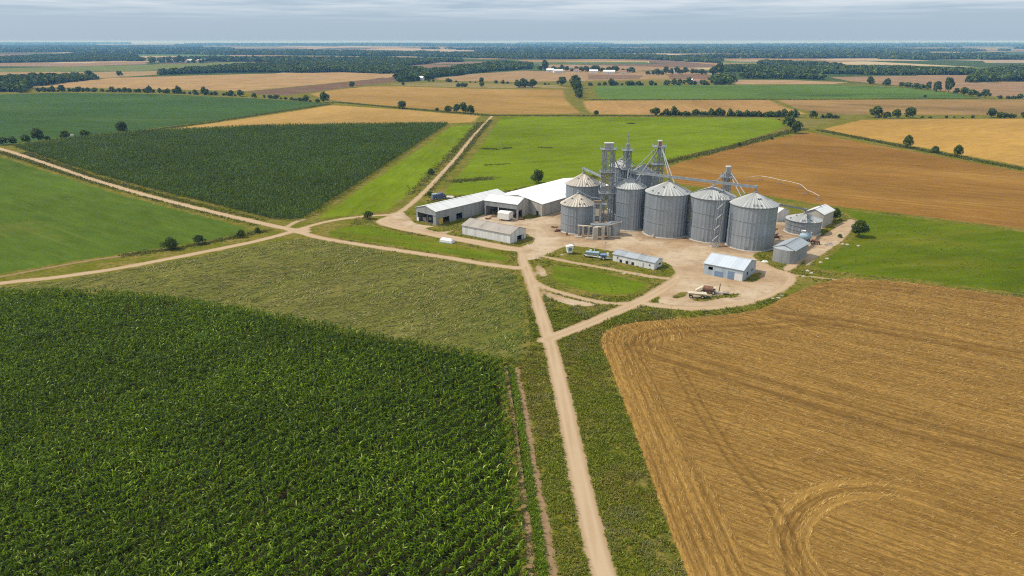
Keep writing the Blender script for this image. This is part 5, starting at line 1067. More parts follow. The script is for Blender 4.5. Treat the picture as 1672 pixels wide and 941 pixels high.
# ------------------------------------------------------------------ elevator towers and conveyors
def tower(label, px, base_y, top_y, wpx, legs=2, cap='cap', depth=3.0, platforms=(1.0,), mast_y=None):
    x, y = G(px, base_y); h_ = ht(y, top_y); w = wpx * mpp(y) * math.hypot(y, H - h_ / 2) / math.hypot(y, H)
    root = thing("elevator_tower", label, "grain elevator", (x, y, 0)); hb = h_ - 3.2
    MB().box((0, 0, .25), (w + 2, depth + 2, .5)).obj("base", M['concrete'], root)
    for i in range(legs):
        lx = (i - (legs - 1) / 2) * w * .62
        m = MB()
        for s_ in (-.45, .45): m.box((lx + s_, -depth * .25, hb / 2 + .4), (.55, .6, hb - .4))
        for z in np.arange(3, hb, 3.0): m.box((lx, -depth * .25, z), (1.6, .62, .16))
        m.obj("elevator_leg", M['tower'], root)
        if legs == 1 or i == 0:
            hx = lx if legs == 1 else 0.0; hw = 1.6 if legs == 1 else w * .62 + .9; y0_ = -depth * .25
            m = MB().box((hx, y0_, hb + 1.3), (hw, 1.5, 2.6)).add([(hx - hw * .5, y0_ - .75, hb), (hx + hw * .5, y0_ - .75, hb), (hx + hw * .5, y0_ + .75, hb), (hx - hw * .5, y0_ + .75, hb), (hx - hw * .3, y0_ - .4, hb - 1.2), (hx + hw * .3, y0_ - .4, hb - 1.2), (hx + hw * .3, y0_ + .4, hb - 1.2), (hx - hw * .3, y0_ + .4, hb - 1.2)], [(7, 6, 5, 4), (4, 5, 1, 0), (5, 6, 2, 1), (6, 7, 3, 2), (7, 4, 0, 3)])
            eh = m.obj("elevator_head", M['pipe'], root); MB().box((hx, y0_, hb + 2.78), (hw + .3, 1.9, .4)).obj("head_cover", M['cap' if cap != 'tower' else 'tower'], eh)
            if cap == 'red': MB().box((hx - .1, y0_ - .8, hb + 1.4), (1.3, .12, 1.9)).obj("red_panel", M['red'], eh)
    m = MB(); q = w / 2 + .2; e = depth / 2
    for sx in (-q, q):
        for sy in (-e, e): m.beam((sx, sy, .4), (sx, sy, hb), .24)
    z = .6; k = 0
    while z < hb - 3:
        for (ax, ay), (bx_, by_) in (((-q, -e), (q, -e)), ((q, -e), (q, e)), ((q, e), (-q, e)), ((-q, e), (-q, -e))):
            m.beam((ax, ay, z), (bx_, by_, z), .2); m.beam((ax, ay, z) if k % 2 else (bx_, by_, z), (bx_, by_, z + 3) if k % 2 else (ax, ay, z + 3), .18)
        z += 3; k += 1
    m.obj("lattice", M['tower_dark'], root)
    for fz in platforms:
        z = hb * fz; m = MB().box((0, 0, z), (w + 2.4, depth + 2.2, .16)); a_, b_ = w / 2 + 1.15, depth / 2 + 1.05
        m.obj("platform", M['tower'], root); m = MB()
        for zz_ in (.55, 1.1):
            for p, r_ in (((-a_, -b_), (a_, -b_)), ((a_, -b_), (a_, b_)), ((a_, b_), (-a_, b_)), ((-a_, b_), (-a_, -b_))): m.beam((*p, z + zz_), (*r_, z + zz_), .07)
        for p in ((-a_, -b_), (a_, -b_), (a_, b_), (-a_, b_), (0, -b_), (0, b_)): m.beam((*p, z), (*p, z + 1.1), .07)
        m.obj("railing", M['pipe'], root)
    m = MB()
    for s_ in (-.25, .25): m.beam((q + .5, s_, .4), (q + .5, s_, hb), .08)
    for z in np.arange(1, hb, .8): m.beam((q + .5, -.25, z), (q + .5, .25, z), .06)
    m.obj("ladder", M['pipe'], root)
    if mast_y is not None:
        hm = ht(y, mast_y); MB().tube((0, 0, hb - 4), (0, 0, h_ + (hm - h_) * .55), .28, .24, 8).box((0, 0, h_ + (hm - h_) * .6), (.7, .7, .7)).tube((0, 0, h_ + (hm - h_) * .6), (.12, 0, hm), .1, .05, 6).obj("mast", M['pipe'], root)
    return dict(x=x, y=y, h=h_, hb=hb, root=root)
def spout(T, p0, p1, r=.19, bend=0.0):
    """grain pipe from the tower's head to where it pours; belongs to the tower"""
    a_ = Vector(p0); b_ = Vector(p1); m = MB(); mid_ = (a_ + b_) / 2 + Vector((0, 0, bend)); pts = [a_, mid_, b_] if abs(bend) > .01 else [a_, b_]; m.path(pts, r, 8)
    for q in (a_, b_): m.tube(q - Vector((0, 0, .3)), q + Vector((0, 0, .3)), r * 1.5)
    m.obj("spout", M['pipe'], T['root'], world=True)
t1 = tower("tall twin-leg elevator tower left of the big silos with a pale cap", 988, 371, 231.5, 17, 2, 'cap', 3.2, (.45, .72, 1.0))
t2 = tower("elevator tower carrying the thin mast behind the big silos", 1019, 347, 234, 9.5, 1, 'tower', 3.4, (.7, 1.0), mast_y=213.5)
t3 = tower("elevator tower with a faded red panel on its head behind the big silos", 1068.5, 352, 228, 13, 1, 'red', 3.4, (.75, 1.0))
t4 = tower("shorter elevator tower with a white cap between the two right-hand big silos", 1177, 383, 270, 10, 1, 'cap', 2.6, (.94,))
def top(s, up=0.0): return (s['x'], s['y'], s['hr'] + up)
def roofpt(s, ang, fr): rr = s['r'] * fr; return (s['x'] + math.cos(ang) * rr, s['y'] + math.sin(ang) * rr, s['hr'] - .8 + (s['he'] - s['hr'] + .8) * fr + .1)
hd = lambda T, dx=0, dy=-1.0, dz=0.5: (T['x'] + dx, T['y'] + dy, T['hb'] + dz)
spout(t3, hd(t3, -.8), top(s2, .8)); spout(t3, hd(t3, -.5, -1.3, -.6), roofpt(s2, .6, .5)); spout(t3, hd(t3, 0, -1.2, 0), roofpt(s7, -1.2, .4)); spout(t3, hd(t3, .7), top(s3, .6)); spout(t3, hd(t3, 1.0, 0, 0), roofpt(s3, .9, .7), .22)
spout(t1, hd(t1, -1.5, -1.2, -22), top(s1, .3), .28, -1.0); spout(t1, hd(t1, 1.5, 0, -12), roofpt(s2, 2.6, .3), .25); spout(t1, hd(t1, 1.2, 0, -1), (t2['x'] - 2, t2['y'], t2['hb'] - 12), .25)
spout(t2, hd(t2, -.8, 0, -2), roofpt(s8, 2.5, .5), .2); spout(t2, hd(t2, 1.2, 0, -5), roofpt(s7, 2.4, .4), .2); spout(t2, hd(t2, .8, -1, -9), roofpt(s2, 1.8, .5), .22)
spout(t4, hd(t4, -.9), top(s4, .6)); spout(t4, hd(t4, .9, -.8), roofpt(s5, 2.2, .45)); spout(t4, hd(t4, .6, .5), roofpt(s5, 1.9, .9), .22); spout(t4, hd(t4, -.4, .5, -1), roofpt(s4, .8, .8), .2)
def conveyor(label, p0, p1, w=.9, hh=.9, sup=(), rail=True, drop=None):
    root = thing("conveyor", label, "conveyor", p0); a_, b_ = Vector(p0), Vector(p1)
    MB().beam(a_, b_, w, hh).obj("trough", M['tower'], root, world=True)
    d_ = (b_ - a_).normalized(); sd = d_.cross(Vector((0, 0, 1))).normalized(); L = (b_ - a_).length; m = MB(); wk = MB()
    if rail:
        o_ = sd * (w / 2 + .75); wk.beam(a_ + sd * (w / 2 + .42) - Vector((0, 0, hh / 2)), b_ + sd * (w / 2 + .42) - Vector((0, 0, hh / 2)), .8, .1); wk.obj("walkway", M['tower_dark'], root, world=True)
        for z in (.1, .6): m.beam(a_ + o_ + Vector((0, 0, z)), b_ + o_ + Vector((0, 0, z)), .06)
        k = 0.0
        while k <= L: q = a_ + d_ * k + o_; m.beam(q - Vector((0, 0, hh / 2)), q + Vector((0, 0, .6)), .06); k += 2.0
        m.obj("railing", M['pipe'], root, world=True)
    for q, z in sup:
        MB().tube((q[0], q[1], z), (q[0], q[1], q[2]), .32, n=8).obj("inlet", M['pipe'], root, world=True)
    for q in (a_, b_): MB().box(q, (w * 1.5, w * 1.5, hh * 1.4), math.atan2(d_.y, d_.x)).obj("drive_box", M['tower'], root, world=True)
    return root
u = 1.6
c0 = Vector(top(s2, u)); c1 = Vector(top(s5, u))
def on_line(s):
    t_ = (s['x'] - c0.x) / (c1.x - c0.x); return c0.lerp(c1, t_)
sup = []
for s in (s2, s3, s4, s5):
    q = on_line(s); sup.append(((s['x'], s['y'], s['hr'] + .05), q.z))
conveyor("long overhead conveyor running across the tops of the big silos", tuple(c0), tuple(c1), .75, .8, sup)
conveyor("short conveyor from the twin-leg tower to the pale brown-roofed silo", (t1['x'] - 2.6, t1['y'] - .5, s0['hr'] + 1.3), top(s0, 1.3), .8, .8, [((s0['x'], s0['y'], s0['hr']), s0['hr'] + 1.2)])
conveyor("low conveyor from the right-hand big silo to the short round bin", roofpt(s5, -.3, 1.02), top(s6, 1.1), .8, .7, [((s6['x'], s6['y'], s6['hr']), s6['hr'] + 1.0)])
# stair tower between the third and fourth big silo
x, y = G(1166, 402.5); hS = ht(y, 320); st = thing("stair_tower", "slim steel stair tower in the gap between the two right-hand big silos", "stair tower", (x, y, 0), 0.15); m = MB(); q = 1.15; lean = 1.7
def lz(px_, py_, z): return (px_ + lean * z / hS, py_ + .8 * z / hS, z)
for sx in (-q, q):
    for sy in (-.9, .9): m.beam(lz(sx, sy, .1), lz(sx, sy, hS), .2)
m.obj("frame", M['pipe'], st); m = MB(); z = .3; k = 0
while z < hS - 2.2:
    m.beam(lz(-q, -.9, z), lz(q, -.9, z), .13); m.beam(lz(-q, .9, z), lz(q, .9, z), .13); m.beam(lz(-q if k % 2 else q, 0, z), lz(q if k % 2 else -q, 0, z + 2.2), .7, .12); z += 2.2; k += 1
m.obj("stair_flight", M['tower'], st); MB().box((0, 0, .1), (3.2, 2.6, .2)).obj("base", M['concrete'], st)
MB().path([(1.9, .4, hS * .55), (2.0, -.4, 4), (1.4, -1.4, 1.2), (.2, -1.9, .3)], .16, 6).obj("pipe", M['pipe'], st)
# dump pit: gantry of pale columns, small leg, little tank
x, y = G(973, 391); pit = thing("dump_pit_gantry", "pale gantry of columns and pipes around the grain dump pit", "gantry", (x, y, 0), 0); sc_ = mpp(y) * 1.0
def lx(px_): return (px_ - 973) * sc_
def colm(px_, wpx, y_off, hh, mat='concrete'):
    MB().box((lx(px_), y_off, hh / 2), (wpx * sc_, wpx * sc_ * .9, hh)).obj("column", M[mat], pit)
for px_, w_, yo, hh in ((946.3, 2.4, 4.5, 4.6), (953.5, 3.2, 4.2, 4.6), (972, 8, 0.5, 5.2), (984, 5, -.2, 5.2), (996, 3.6, 2.6, 4.8), (962, 3, 3.2, 4.4)): colm(px_, w_, yo, hh)
MB().tube((lx(944.5), 4.6, 5.0), (lx(981), -.4, 5.5), .26).tube((lx(981), -.4, 5.5), (lx(1018), 8.0, 5.6), .26).obj("cross_pipe", M['cream'], pit)
MB().box((lx(980), 2.6, 5.9), (8.0, 3.6, .3)).obj("deck", M['tower'], pit); m = MB()
for i in range(6): m.beam((lx(966) + i * 1.5, .9, 6), (lx(966) + i * 1.5, .9, 7.1), .07)
m.beam((lx(966), .9, 7.1), (lx(966) + 7.5, .9, 7.1), .07).obj("railing", M['pipe'], pit)
MB().box((lx(946), 4.0, .15), (3.0, 2.2, .3)).box((lx(963), 1.5, .12), (3.5, 2, .25)).obj("slab", M['concrete'], pit)
x, y = G(974, 386); leg = thing("dump_pit_elevator", "narrow elevator with a tan box rising from the dump pit gantry", "grain elevator", (x, y + 1.4, 0)); hl = ht(y, 333); m = MB()
for s_ in (-1.35, 1.35): m.box((s_, -.6, hl / 2), (.75, .7, hl))
m.obj("elevator_leg", M['pipe'], leg); m = MB()
for z in np.arange(1, hl, 1.7): m.box((0, 0, z), (2.3, .35, .18))
m.obj("cross_brace", M['tower_dark'], leg); MB().box((0, -.35, hl * .72), (1.9, .6, hl * .22)).obj("motor_box", M['cream'], leg); MB().box((0, 0, hl + .5), (3.2, 1.4, 1.1)).obj("elevator_head", M['wood'], leg)
m = MB().box((1.8, .4, hl * .96), (4.6, 2.6, .14)); m.obj("platform", M['tower'], leg); m = MB()
for i in range(5): m.beam((-.4 + i * 1.1, -.9, hl * .96), (-.4 + i * 1.1, -.9, hl * .96 + 1.1), .07)
m.beam((-.4, -.9, hl * .96 + 1.1), (4.0, -.9, hl * .96 + 1.1), .07).obj("railing", M['pipe'], leg)
x, y = G(1002, 385); q = thing("small_tank", "small grey steel tank behind the dump pit gantry", "tank", (x, y + 2, 0)); MB().lathe([(0, 0), (2.9, 0), (2.9, 5.2), (0, 5.9)], 28).obj("shell", M['tower'], q); MB().lathe([(2.9, 5.1), (3.0, 5.1), (3.0, 5.3), (2.9, 5.3)], 28).obj("rim", M['pipe'], q)

# ------------------------------------------------------------------ smaller things in the yard
def wheels(root, spots, r=.5, w=.3):
    for sx, sy in spots:
        o = MB().tube((sx, sy - w / 2, r), (sx, sy + w / 2, r), r, n=16).obj("wheel", M['rubber'], root); MB().tube((sx, sy - w / 2 - .02, r), (sx, sy + w / 2 + .02, r), r * .5, n=12).obj("rim", M['cream'], o)
A, B, C = (812.5, 360), (830.5, 362.2), (838, 358.6); a, rz, L, Wd, d, n = frame_of(A, B, C); Wd = max(Wd, 3.2); h_ = ht(G(*B)[1], 347.5)
q = thing("covered_trailer", "white tarpaulin-covered trailer in front of the open grey shed", "trailer", (a[0], a[1], 0), rz)
prof = [(0, .8), (0, h_ * .86), (Wd * .2, h_ * .97), (Wd * .5, h_), (Wd * .8, h_ * .97), (Wd, h_ * .86), (Wd, .8)]; k = len(prof)
MB().add([(0, y_, z_) for y_, z_ in prof] + [(L, y_, z_) for y_, z_ in prof], [tuple(range(k)), tuple(range(2 * k - 1, k - 1, -1))] + [((i + 1) % k, i, k + i, k + (i + 1) % k) for i in range(k)]).obj("cover", M['white'], q)
MB().box((L / 2, Wd / 2, .65), (L * .96, Wd * .8, .26)).obj("chassis", M['tower_dark'], q); wheels(q, [(L * .25, .3), (L * .25, Wd - .3), (L * .75, .3), (L * .75, Wd - .3)])
A, B, C = (717.5, 396), (737, 399), (741.5, 395.6); a, rz, L, Wd, d, n = frame_of(A, B, C); Wd = max(Wd, 2.6)
q = thing("tarpaulin_stack", "low pale stack under a folded tarpaulin on the grass strip", "covered stack", (a[0], a[1], 0), rz)
MB().add([(0, 0, 0), (L, 0, 0), (L, Wd, 0), (0, Wd, 0), (.1, .1, 1.3), (L - .1, .1, 1.2), (L - .1, Wd - .1, 1.25), (.1, Wd - .1, 1.3), (.6, Wd * .5, 2.0), (L - .8, Wd * .5, 1.9)], [(0, 1, 5, 4), (1, 2, 6, 5), (2, 3, 7, 6), (3, 0, 4, 7), (4, 5, 9, 8), (6, 7, 8, 9), (5, 6, 9), (7, 4, 8)]).obj("tarpaulin", M['white'], q)
MB().box((L * .5, -.05, .25), (L * .9, .12, .4)).obj("skid", M['paleblue'], q)
x, y = G(930, 414.5); q = thing("hopper_bin", "white tapered hopper bin with a blue oval, at the yard edge", "hopper", (x, y, 0), .25)
MB().add([(-.9, -.8, .5), (.7, -.8, .5), (.7, .8, .5), (-.9, .8, .5), (-1.5, -1.1, 3.3), (1.5, -1.1, 3.6), (1.5, 1.1, 3.6), (-1.5, 1.1, 3.3)], [(3, 2, 1, 0), (4, 5, 6, 7), (0, 1, 5, 4), (1, 2, 6, 5), (2, 3, 7, 6), (3, 0, 4, 7)]).obj("hopper", M['white'], q)
m = MB()
for s_ in (-.7, .6):
    for e in (-.7, .7): m.beam((s_, e, 0), (s_, e, .6), .14)
m.obj("frame", M['tower_dark'], q)
lo = MB().lathe([(0, 0), (.75, 0), (.75, .04), (0, .04)], 20); lo.v = [(x_ - .1, -.995 - z_ - (y_ * .1), 2.1 + y_) for x_, y_, z_ in lo.v]; lo.obj("blue_oval", M['blue'], q); MB().box((1.4, 0, 3.7), (.3, 1.8, .9)).obj("flap", M['tower'], q)
# seeders by the store
x, y = G(967, 420); q = thing("seed_drill", "blue and white seed drill left of the low grey-roofed store", "seed drill", (x, y, 0), -.25)
MB().add([(-2.2, -.7, 1.1), (2.2, -.7, 1.1), (2.2, .7, 1.1), (-2.2, .7, 1.1), (-2.6, -1.1, 2.2), (2.6, -1.1, 2.2), (2.6, 1.1, 2.2), (-2.6, 1.1, 2.2)], [(3, 2, 1, 0), (4, 5, 6, 7), (0, 1, 5, 4), (1, 2, 6, 5), (2, 3, 7, 6), (3, 0, 4, 7)]).obj("hopper", M['paleblue'], q)
MB().beam((-3.2, 0, .8), (3.6, -1.8, .6), .25).beam((-2.6, -.9, .7), (2.6, -.9, .7), .18).beam((-2.6, .9, .7), (2.6, .9, .7), .18).obj("frame", M['white'], q); m = MB()
for i in range(9): m.tube((-2.2 + i * .55, -1.2, .25), (-2.15 + i * .55, -1.2, .25), .3, n=10)
m.obj("coulter_discs", M['rust'], q); wheels(q, [(-2.8, .2), (2.8, .2)], .6, .35); MB().beam((.6, .8, 2.2), (.9, .8, 4.2), .14).box((-.8, .3, 2.5), (.8, .8, .7)).obj("marker_arm", M['white'], q)
x, y = G(986, 424); q = thing("sprayer", "blue-tanked sprayer with a white boom frame beside the low store", "sprayer", (x, y, 0), -.3)
MB().add([(-1.2, -.5, 1.0), (.8, -.5, 1.0), (.8, .5, 1.0), (-1.2, .5, 1.0), (-1.5, -.85, 2.0), (1.1, -.85, 2.1), (1.1, .85, 2.1), (-1.5, .85, 2.0), (-1.0, -.5, 2.35), (.6, -.5, 2.4), (.6, .5, 2.4), (-1.0, .5, 2.35)], [(3, 2, 1, 0), (0, 1, 5, 4), (1, 2, 6, 5), (2, 3, 7, 6), (3, 0, 4, 7), (4, 5, 9, 8), (5, 6, 10, 9), (6, 7, 11, 10), (7, 4, 8, 11), (8, 9, 10, 11)]).obj("tank", M['blue'], q)
MB().box((0, 0, .85), (3.8, 1.3, .25)).beam((1.9, 0, .9), (3.4, 0, .7), .2).obj("chassis", M['white'], q); m = MB()
for z in (1.2, 2.0): m.beam((-2.2, -2.6, z), (-2.2, 2.6, z), .1)
for s_ in np.linspace(-2.6, 2.6, 7): m.beam((-2.2, s_, 1.2), (-2.2, s_, 2.0), .07)
m.obj("boom", M['tower'], q); wheels(q, [(0, -1), (0, 1)], .75, .35); MB().box((1.4, 0, 2.2), (.7, .9, 1.2)).obj("pump_box", M['white'], q)
x, y = G(987.5, 414); q = thing("lamp_pole", "slim dark lamp pole behind the blue sprayer", "lamp pole", (x, y, 0)); MB().tube((0, 0, 0), (0, 0, 4.4), .1, .07).obj("pole", M['tower_dark'], q); MB().box((.35, 0, 4.45), (1.0, .3, .2)).obj("lamp_head", M['tower_dark'], q)
# implements on the bare patch
x, y = G(1140, 486.5); q = thing("boat_shaped_wagon", "cream boat-shaped wagon on the bare patch below the blue shed", "wagon", (x, y, 0), -.12)
MB().add([(-2.6, -.6, 1.2), (2.0, -.8, .9), (2.0, .8, .9), (-2.6, .6, 1.2), (-3.6, -.9, 1.9), (2.6, -1.25, 1.7), (2.6, 1.25, 1.7), (-3.6, .9, 1.9), (-3.3, -.7, 1.85), (2.3, -1.0, 1.6), (2.3, 1.0, 1.6), (-3.3, .7, 1.85)], [(3, 2, 1, 0), (0, 1, 5, 4), (1, 2, 6, 5), (2, 3, 7, 6), (3, 0, 4, 7), (8, 9, 10, 11), (4, 5, 9, 8), (5, 6, 10, 9), (6, 7, 11, 10), (7, 4, 8, 11)]).obj("body", M['cream'], q)
wheels(q, [(1.2, -1.0), (1.9, 1.0), (-2.4, -.7), (-2.4, .7)], .6, .4); MB().beam((2.4, 0, .9), (4.4, .2, .5), .16).obj("drawbar", M['tower_dark'], q)
x, y = G(1152, 478.5); q = thing("old_combine", "weathered cream and rust combine standing behind the boat-shaped wagon", "combine", (x, y, 0), -.35)
MB().add([(-3.4, -1, .7), (-1, -1, .7), (-1, 1, .7), (-3.4, 1, .7), (-2.6, -1, 1.3), (-1, -1, 2.3), (-1, 1, 2.3), (-2.6, 1, 1.3)], [(3, 2, 1, 0), (4, 5, 6, 7), (0, 1, 5, 4), (1, 2, 6, 5), (2, 3, 7, 6), (3, 0, 4, 7)]).obj("nose", M['cream'], q)
MB().lathe([(0, -1.5), (1.0, -1.5), (1.05, 0), (1.0, 1.5), (0, 1.5)], 18, (.7, 0, 1.6), 'x').obj("drum", M['rust'], q, smooth=False); MB().box((2.7, .1, 1.6), (1.0, 1.4, 1.1)).obj("cab", M['cream'], q); MB().box((2.7, -.62, 1.75), (.6, .06, .5)).obj("window", M['glass'], q)
wheels(q, [(-.9, -1.2), (-.9, 1.2), (2.6, -1.0), (2.6, 1.0)], .65, .4)
x, y = G(1174, 481); q = thing("disc_harrow", "dark disc harrow with an upright post at the bare patch's right side", "harrow", (x, y, 0), -.18)
MB().beam((-2.4, 0, .9), (2.6, -.2, .8), .22).obj("white_bar", M['white'], q); MB().beam((0, .8, .6), (.2, .8, 3.6), .5, .3).obj("post", M['wood'], q); MB().beam((-2.0, .6, .5), (2.6, .8, .5), .2).beam((-2, .6, .6), (-2.4, 0, .9), .15).obj("frame", M['tower_dark'], q)
for i in range(6): MB().tube((1.4 + i * .35, .2, .55), (1.46 + i * .35, .2, .55), .55, n=14).obj("disc", M['rubber'], q)
# right yard
x, y = G(1314, 394); q = thing("feed_mixer", "pale blue barrel-shaped mixer with a white funnel by the round-fronted store", "mixer", (x, y, 0), -.3)
m = MB().lathe([(0, -2.4), (1.0, -2.2), (1.7, -.6), (1.7, .6), (1.1, 2.3), (0, 2.5)], 20, (0, 0, 2.2), 'x'); m.obj("drum", M['paleblue'], q, smooth=True); MB().lathe([(.5, 3.4), (1.1, 4.6), (1.0, 4.6), (.4, 3.4)], 16, (-1.0, 0, 0)).obj("funnel", M['white'], q)
MB().box((0, 0, .6), (4.2, 1.8, .3)).obj("chassis", M['tower_dark'], q); wheels(q, [(-1.3, -1), (-1.3, 1), (1.3, -1), (1.3, 1)], .5); MB().tube((1.9, -.4, 3), (2.2, -.4, 4.3), .35).obj("inlet", M['cream'], q)
x, y = G(1331, 399); q = thing("rusty_tractor", "rusty orange-red tractor beside the pale blue mixer", "tractor", (x, y, 0), -.5)
MB().box((.5, 0, 1.2), (2.2, .9, .8)).obj("bonnet", M['rust'], q); MB().box((-1, 0, 1.4), (1.2, 1.2, .9)).obj("seat_deck", M['red'], q); MB().tube((.8, .2, 1.6), (.8, .2, 2.6), .07).obj("exhaust", M['tower_dark'], q); wheels(q, [(-1, -.9), (-1, .9)], .8, .4); wheels(q, [(1.3, -.7), (1.3, .7)], .5, .3)
x, y = G(1352, 401); q = thing("plough", "low grey plough lying on the dirt by the right yard's edge", "plough", (x, y, 0), .2); m = MB().beam((-1.8, 0, .6), (1.8, .3, .7), .2); m.obj("beam", M['tower_dark'], q)
for i in range(5): MB().add([(-1.5 + i * .75, -.1, .6), (-1.2 + i * .75, -.5, .1), (-.8 + i * .75, -.2, .15), (-1.1 + i * .75, .1, .8)], [(0, 1, 2, 3), (3, 2, 1, 0)]).obj("ploughshare", M['tower'], q)
x, y = G(1262, 388); q = thing("scrap_heap", "heap of rusty posts and scrap in the gap right of the last big silo", "scrap heap", (x, y, 0)); m = MB()
for i in range(22): m.beam((rnd.uniform(-2.5, 2.5), rnd.uniform(-2, 2), rnd.uniform(.1, .6)), (rnd.uniform(-2.5, 2.5), rnd.uniform(-2, 2), rnd.uniform(.3, 2.4)), rnd.uniform(.15, .4))
m.obj("scrap", M['rust'], q); MB().beam((.4, 0, 0), (.6, 0, 4.2), .4).beam((-.6, 0, 3.4), (1.6, 0, 3.8), .5).obj("post", M['rust'], q)
x, y = G(1249, 428); q = tag(MB().add([(-1.5, 0, 0), (-.6, -.7, 0), (1.2, -.6, 0), (1.5, .4, 0), (-.4, .8, 0), (-.7, 0, .8), (.6, 0, .6)], [(0, 1, 5), (1, 2, 6, 5), (2, 3, 6), (3, 4, 5, 6), (4, 0, 5)]).obj("tarpaulin", M['white'], loc=(x, y, 0.03)), "crumpled white tarpaulin on the grass left of the round-fronted store", "tarpaulin")
x, y = G(716, 324.5); q = thing("tarped_machine", "dark machine half under a blue tarpaulin behind the long shed", "machine", (x, y, 0), .5)
m = MB(); pr = [(-4, -1.5, 0), (4, -1.5, 0), (4, 1.5, 0), (-4, 1.5, 0), (-3.6, -1.2, 2.2), (-.6, -1.3, 2.6), (2.2, -1.2, 3.2), (3.8, -1.2, 1.6), (3.8, 1.2, 1.6), (2.2, 1.2, 3.2), (-.6, 1.3, 2.6), (-3.6, 1.2, 2.2)]
m.add(pr, [(0, 1, 7, 6, 5, 4), (2, 3, 11, 10, 9, 8), (1, 2, 8, 7), (3, 0, 4, 11), (4, 5, 10, 11), (5, 6, 9, 10), (6, 7, 8, 9)]).obj("tarpaulin", M['tarp'], q); MB().box((-2.2, 0, 2.75), (2.6, 2.4, .3)).obj("roof_panel", M['paleblue'], q); wheels(q, [(-2.5, -1.6), (2.5, -1.6), (-2.5, 1.6), (2.5, 1.6)], .7, .4)
x, y = G(735, 322); tag(MB().add([(-2.4, -.8, 0), (2.2, -.9, 0), (2.4, .9, 0), (-2.2, .9, 0), (-1.6, 0, .9), (1.6, .1, .7)], [(0, 1, 5, 4), (1, 2, 5), (2, 3, 4, 5), (3, 0, 4)]).obj("plastic_sheet", M['white'], loc=(x, y, 0)), "white plastic sheeting heaped beside the tarped machine", "plastic sheet")
plant(BUSH, 702, 322, 9, "dark bush left of the tarped machine behind the long shed", "bush")
x, y = G(117, 223); tag(MB().add([(-2, -1, 0), (2, -1, 0), (2, 1, 0), (-2, 1, 0), (-1.7, -.8, 1.8), (1.2, -.8, 2.2), (1.2, .8, 2.2), (-1.7, .8, 1.8)], [(4, 5, 6, 7), (0, 1, 5, 4), (1, 2, 6, 5), (2, 3, 7, 6), (3, 0, 4, 7)]).obj("field_hut", M['white'], loc=(x, y, 0)), "small pale hut between two trees on the upper left track", "hut")
# pallets, rubble and tyres lying about the yard, each its own piece
for i, (px_, py_, lb) in enumerate([(797, 358, "pile of broken pallets just left of the white trailer"), (806, 354.5, "pile of dark boards behind the white trailer"), (851, 359, "pile of planks right of the open-fronted shed's corner post"), (905, 372, "pile of dark scrap by the squat silo's left foot"), (911, 378, "low pile of timber against the squat silo"), (1075, 386, "pile of pipes at the second big silo's foot"), (842, 352, "pile of boards under the open-fronted shed's side opening")]):
    x, y = G(px_, py_); q = thing("scrap_pile", lb, "scrap pile", (x, y, 0)); m = MB()
    for j in range(14): m.beam((rnd.uniform(-1.6, 1.6), rnd.uniform(-1, 1), rnd.uniform(.05, .5)), (rnd.uniform(-1.6, 1.6), rnd.uniform(-1, 1), rnd.uniform(.05, .9)), rnd.uniform(.12, .4))
    m.obj("scrap", M['wood' if i % 2 else 'rust'], q)
for i, (px_, py_, lb) in enumerate([(947, 384.5, "left of two rusty drums by the dump pit"), (925.5, 384.5, "rusty drum at the squat silo's front"), (1066, 388, "pale drum beside the second big silo's hatch")]):
    x, y = G(px_, py_); tag(MB().lathe([(0, 0), (.4, 0), (.43, .3), (.4, .6), (.43, .9), (.4, 1.2), (0, 1.2)], 14).obj("drum", M['rust' if i < 2 else 'cream'], loc=(x, y, .02)), lb, "drum")
sx_ = [(1108, 502, 0), (1185, 497, 0)]
ST = [(1318, 443), (1325, 447), (1312, 452), (1271, 487), (1262, 489), (1278, 483), (1350, 423), (1341, 429), (1402, 402), (1384, 400), (1376, 399), (862, 400), (880, 423), (918, 417), (1019, 447), (1042, 449)]
for i, (px_, py_) in enumerate(ST):
    x, y = G(px_, py_); m = MB(); b = [(math.cos(t_) * rnd.uniform(.5, 1.1), math.sin(t_) * rnd.uniform(.3, .7)) for t_ in np.linspace(0, 5.4, 7)]; k = len(b)
    m.add([(p[0], p[1], 0) for p in b] + [(p[0] * .7, p[1] * .7, rnd.uniform(.2, .5)) for p in b], [tuple(range(k, 2 * k))] + [(j, (j + 1) % k, k + (j + 1) % k, k + j) for j in range(k)])
    tag(m.obj("stone_block", M['stone'], loc=(x, y, .02)), "pale block of broken stone lying at the yard's edge", "stone", "broken stone lying round the yard")
# irrigation pivot in the brown field
pp = [(1222, 296.5), (1242, 294.5), (1273, 301), (1305, 308), (1316, 317.5), (1337, 328)]
pw = [G(*p) for p in pp]; x, y = pw[0]; q = thing("irrigation_boom", "long thin irrigation boom standing in the brown field", "irrigation boom", (x, y, 0)); m = MB(); hh = 2.6
for i, (p, r_) in enumerate(zip(pw[:-1], pw[1:])):
    mid_ = ((p[0] + r_[0]) / 2, (p[1] + r_[1]) / 2, hh + .25); m.tube((*p, hh), mid_, .1).tube(mid_, (*r_, hh), .1)
m.obj("pipe", M['cap'], q, world=True)
for p in pw:
    m = MB().beam((p[0] - 1, p[1], .5), (p[0], p[1], hh), .12).beam((p[0] + 1, p[1], .5), (p[0], p[1], hh), .12).beam((p[0] - 1, p[1], .5), (p[0] + 1, p[1], .5), .14); m.obj("support", M['pipe'], q, world=True)
    for s_ in (-1, 1): MB().tube((p[0] + s_, p[1] - .12, .4), (p[0] + s_, p[1] + .12, .4), .35, n=12).obj("wheel", M['pipe'], q, world=True)
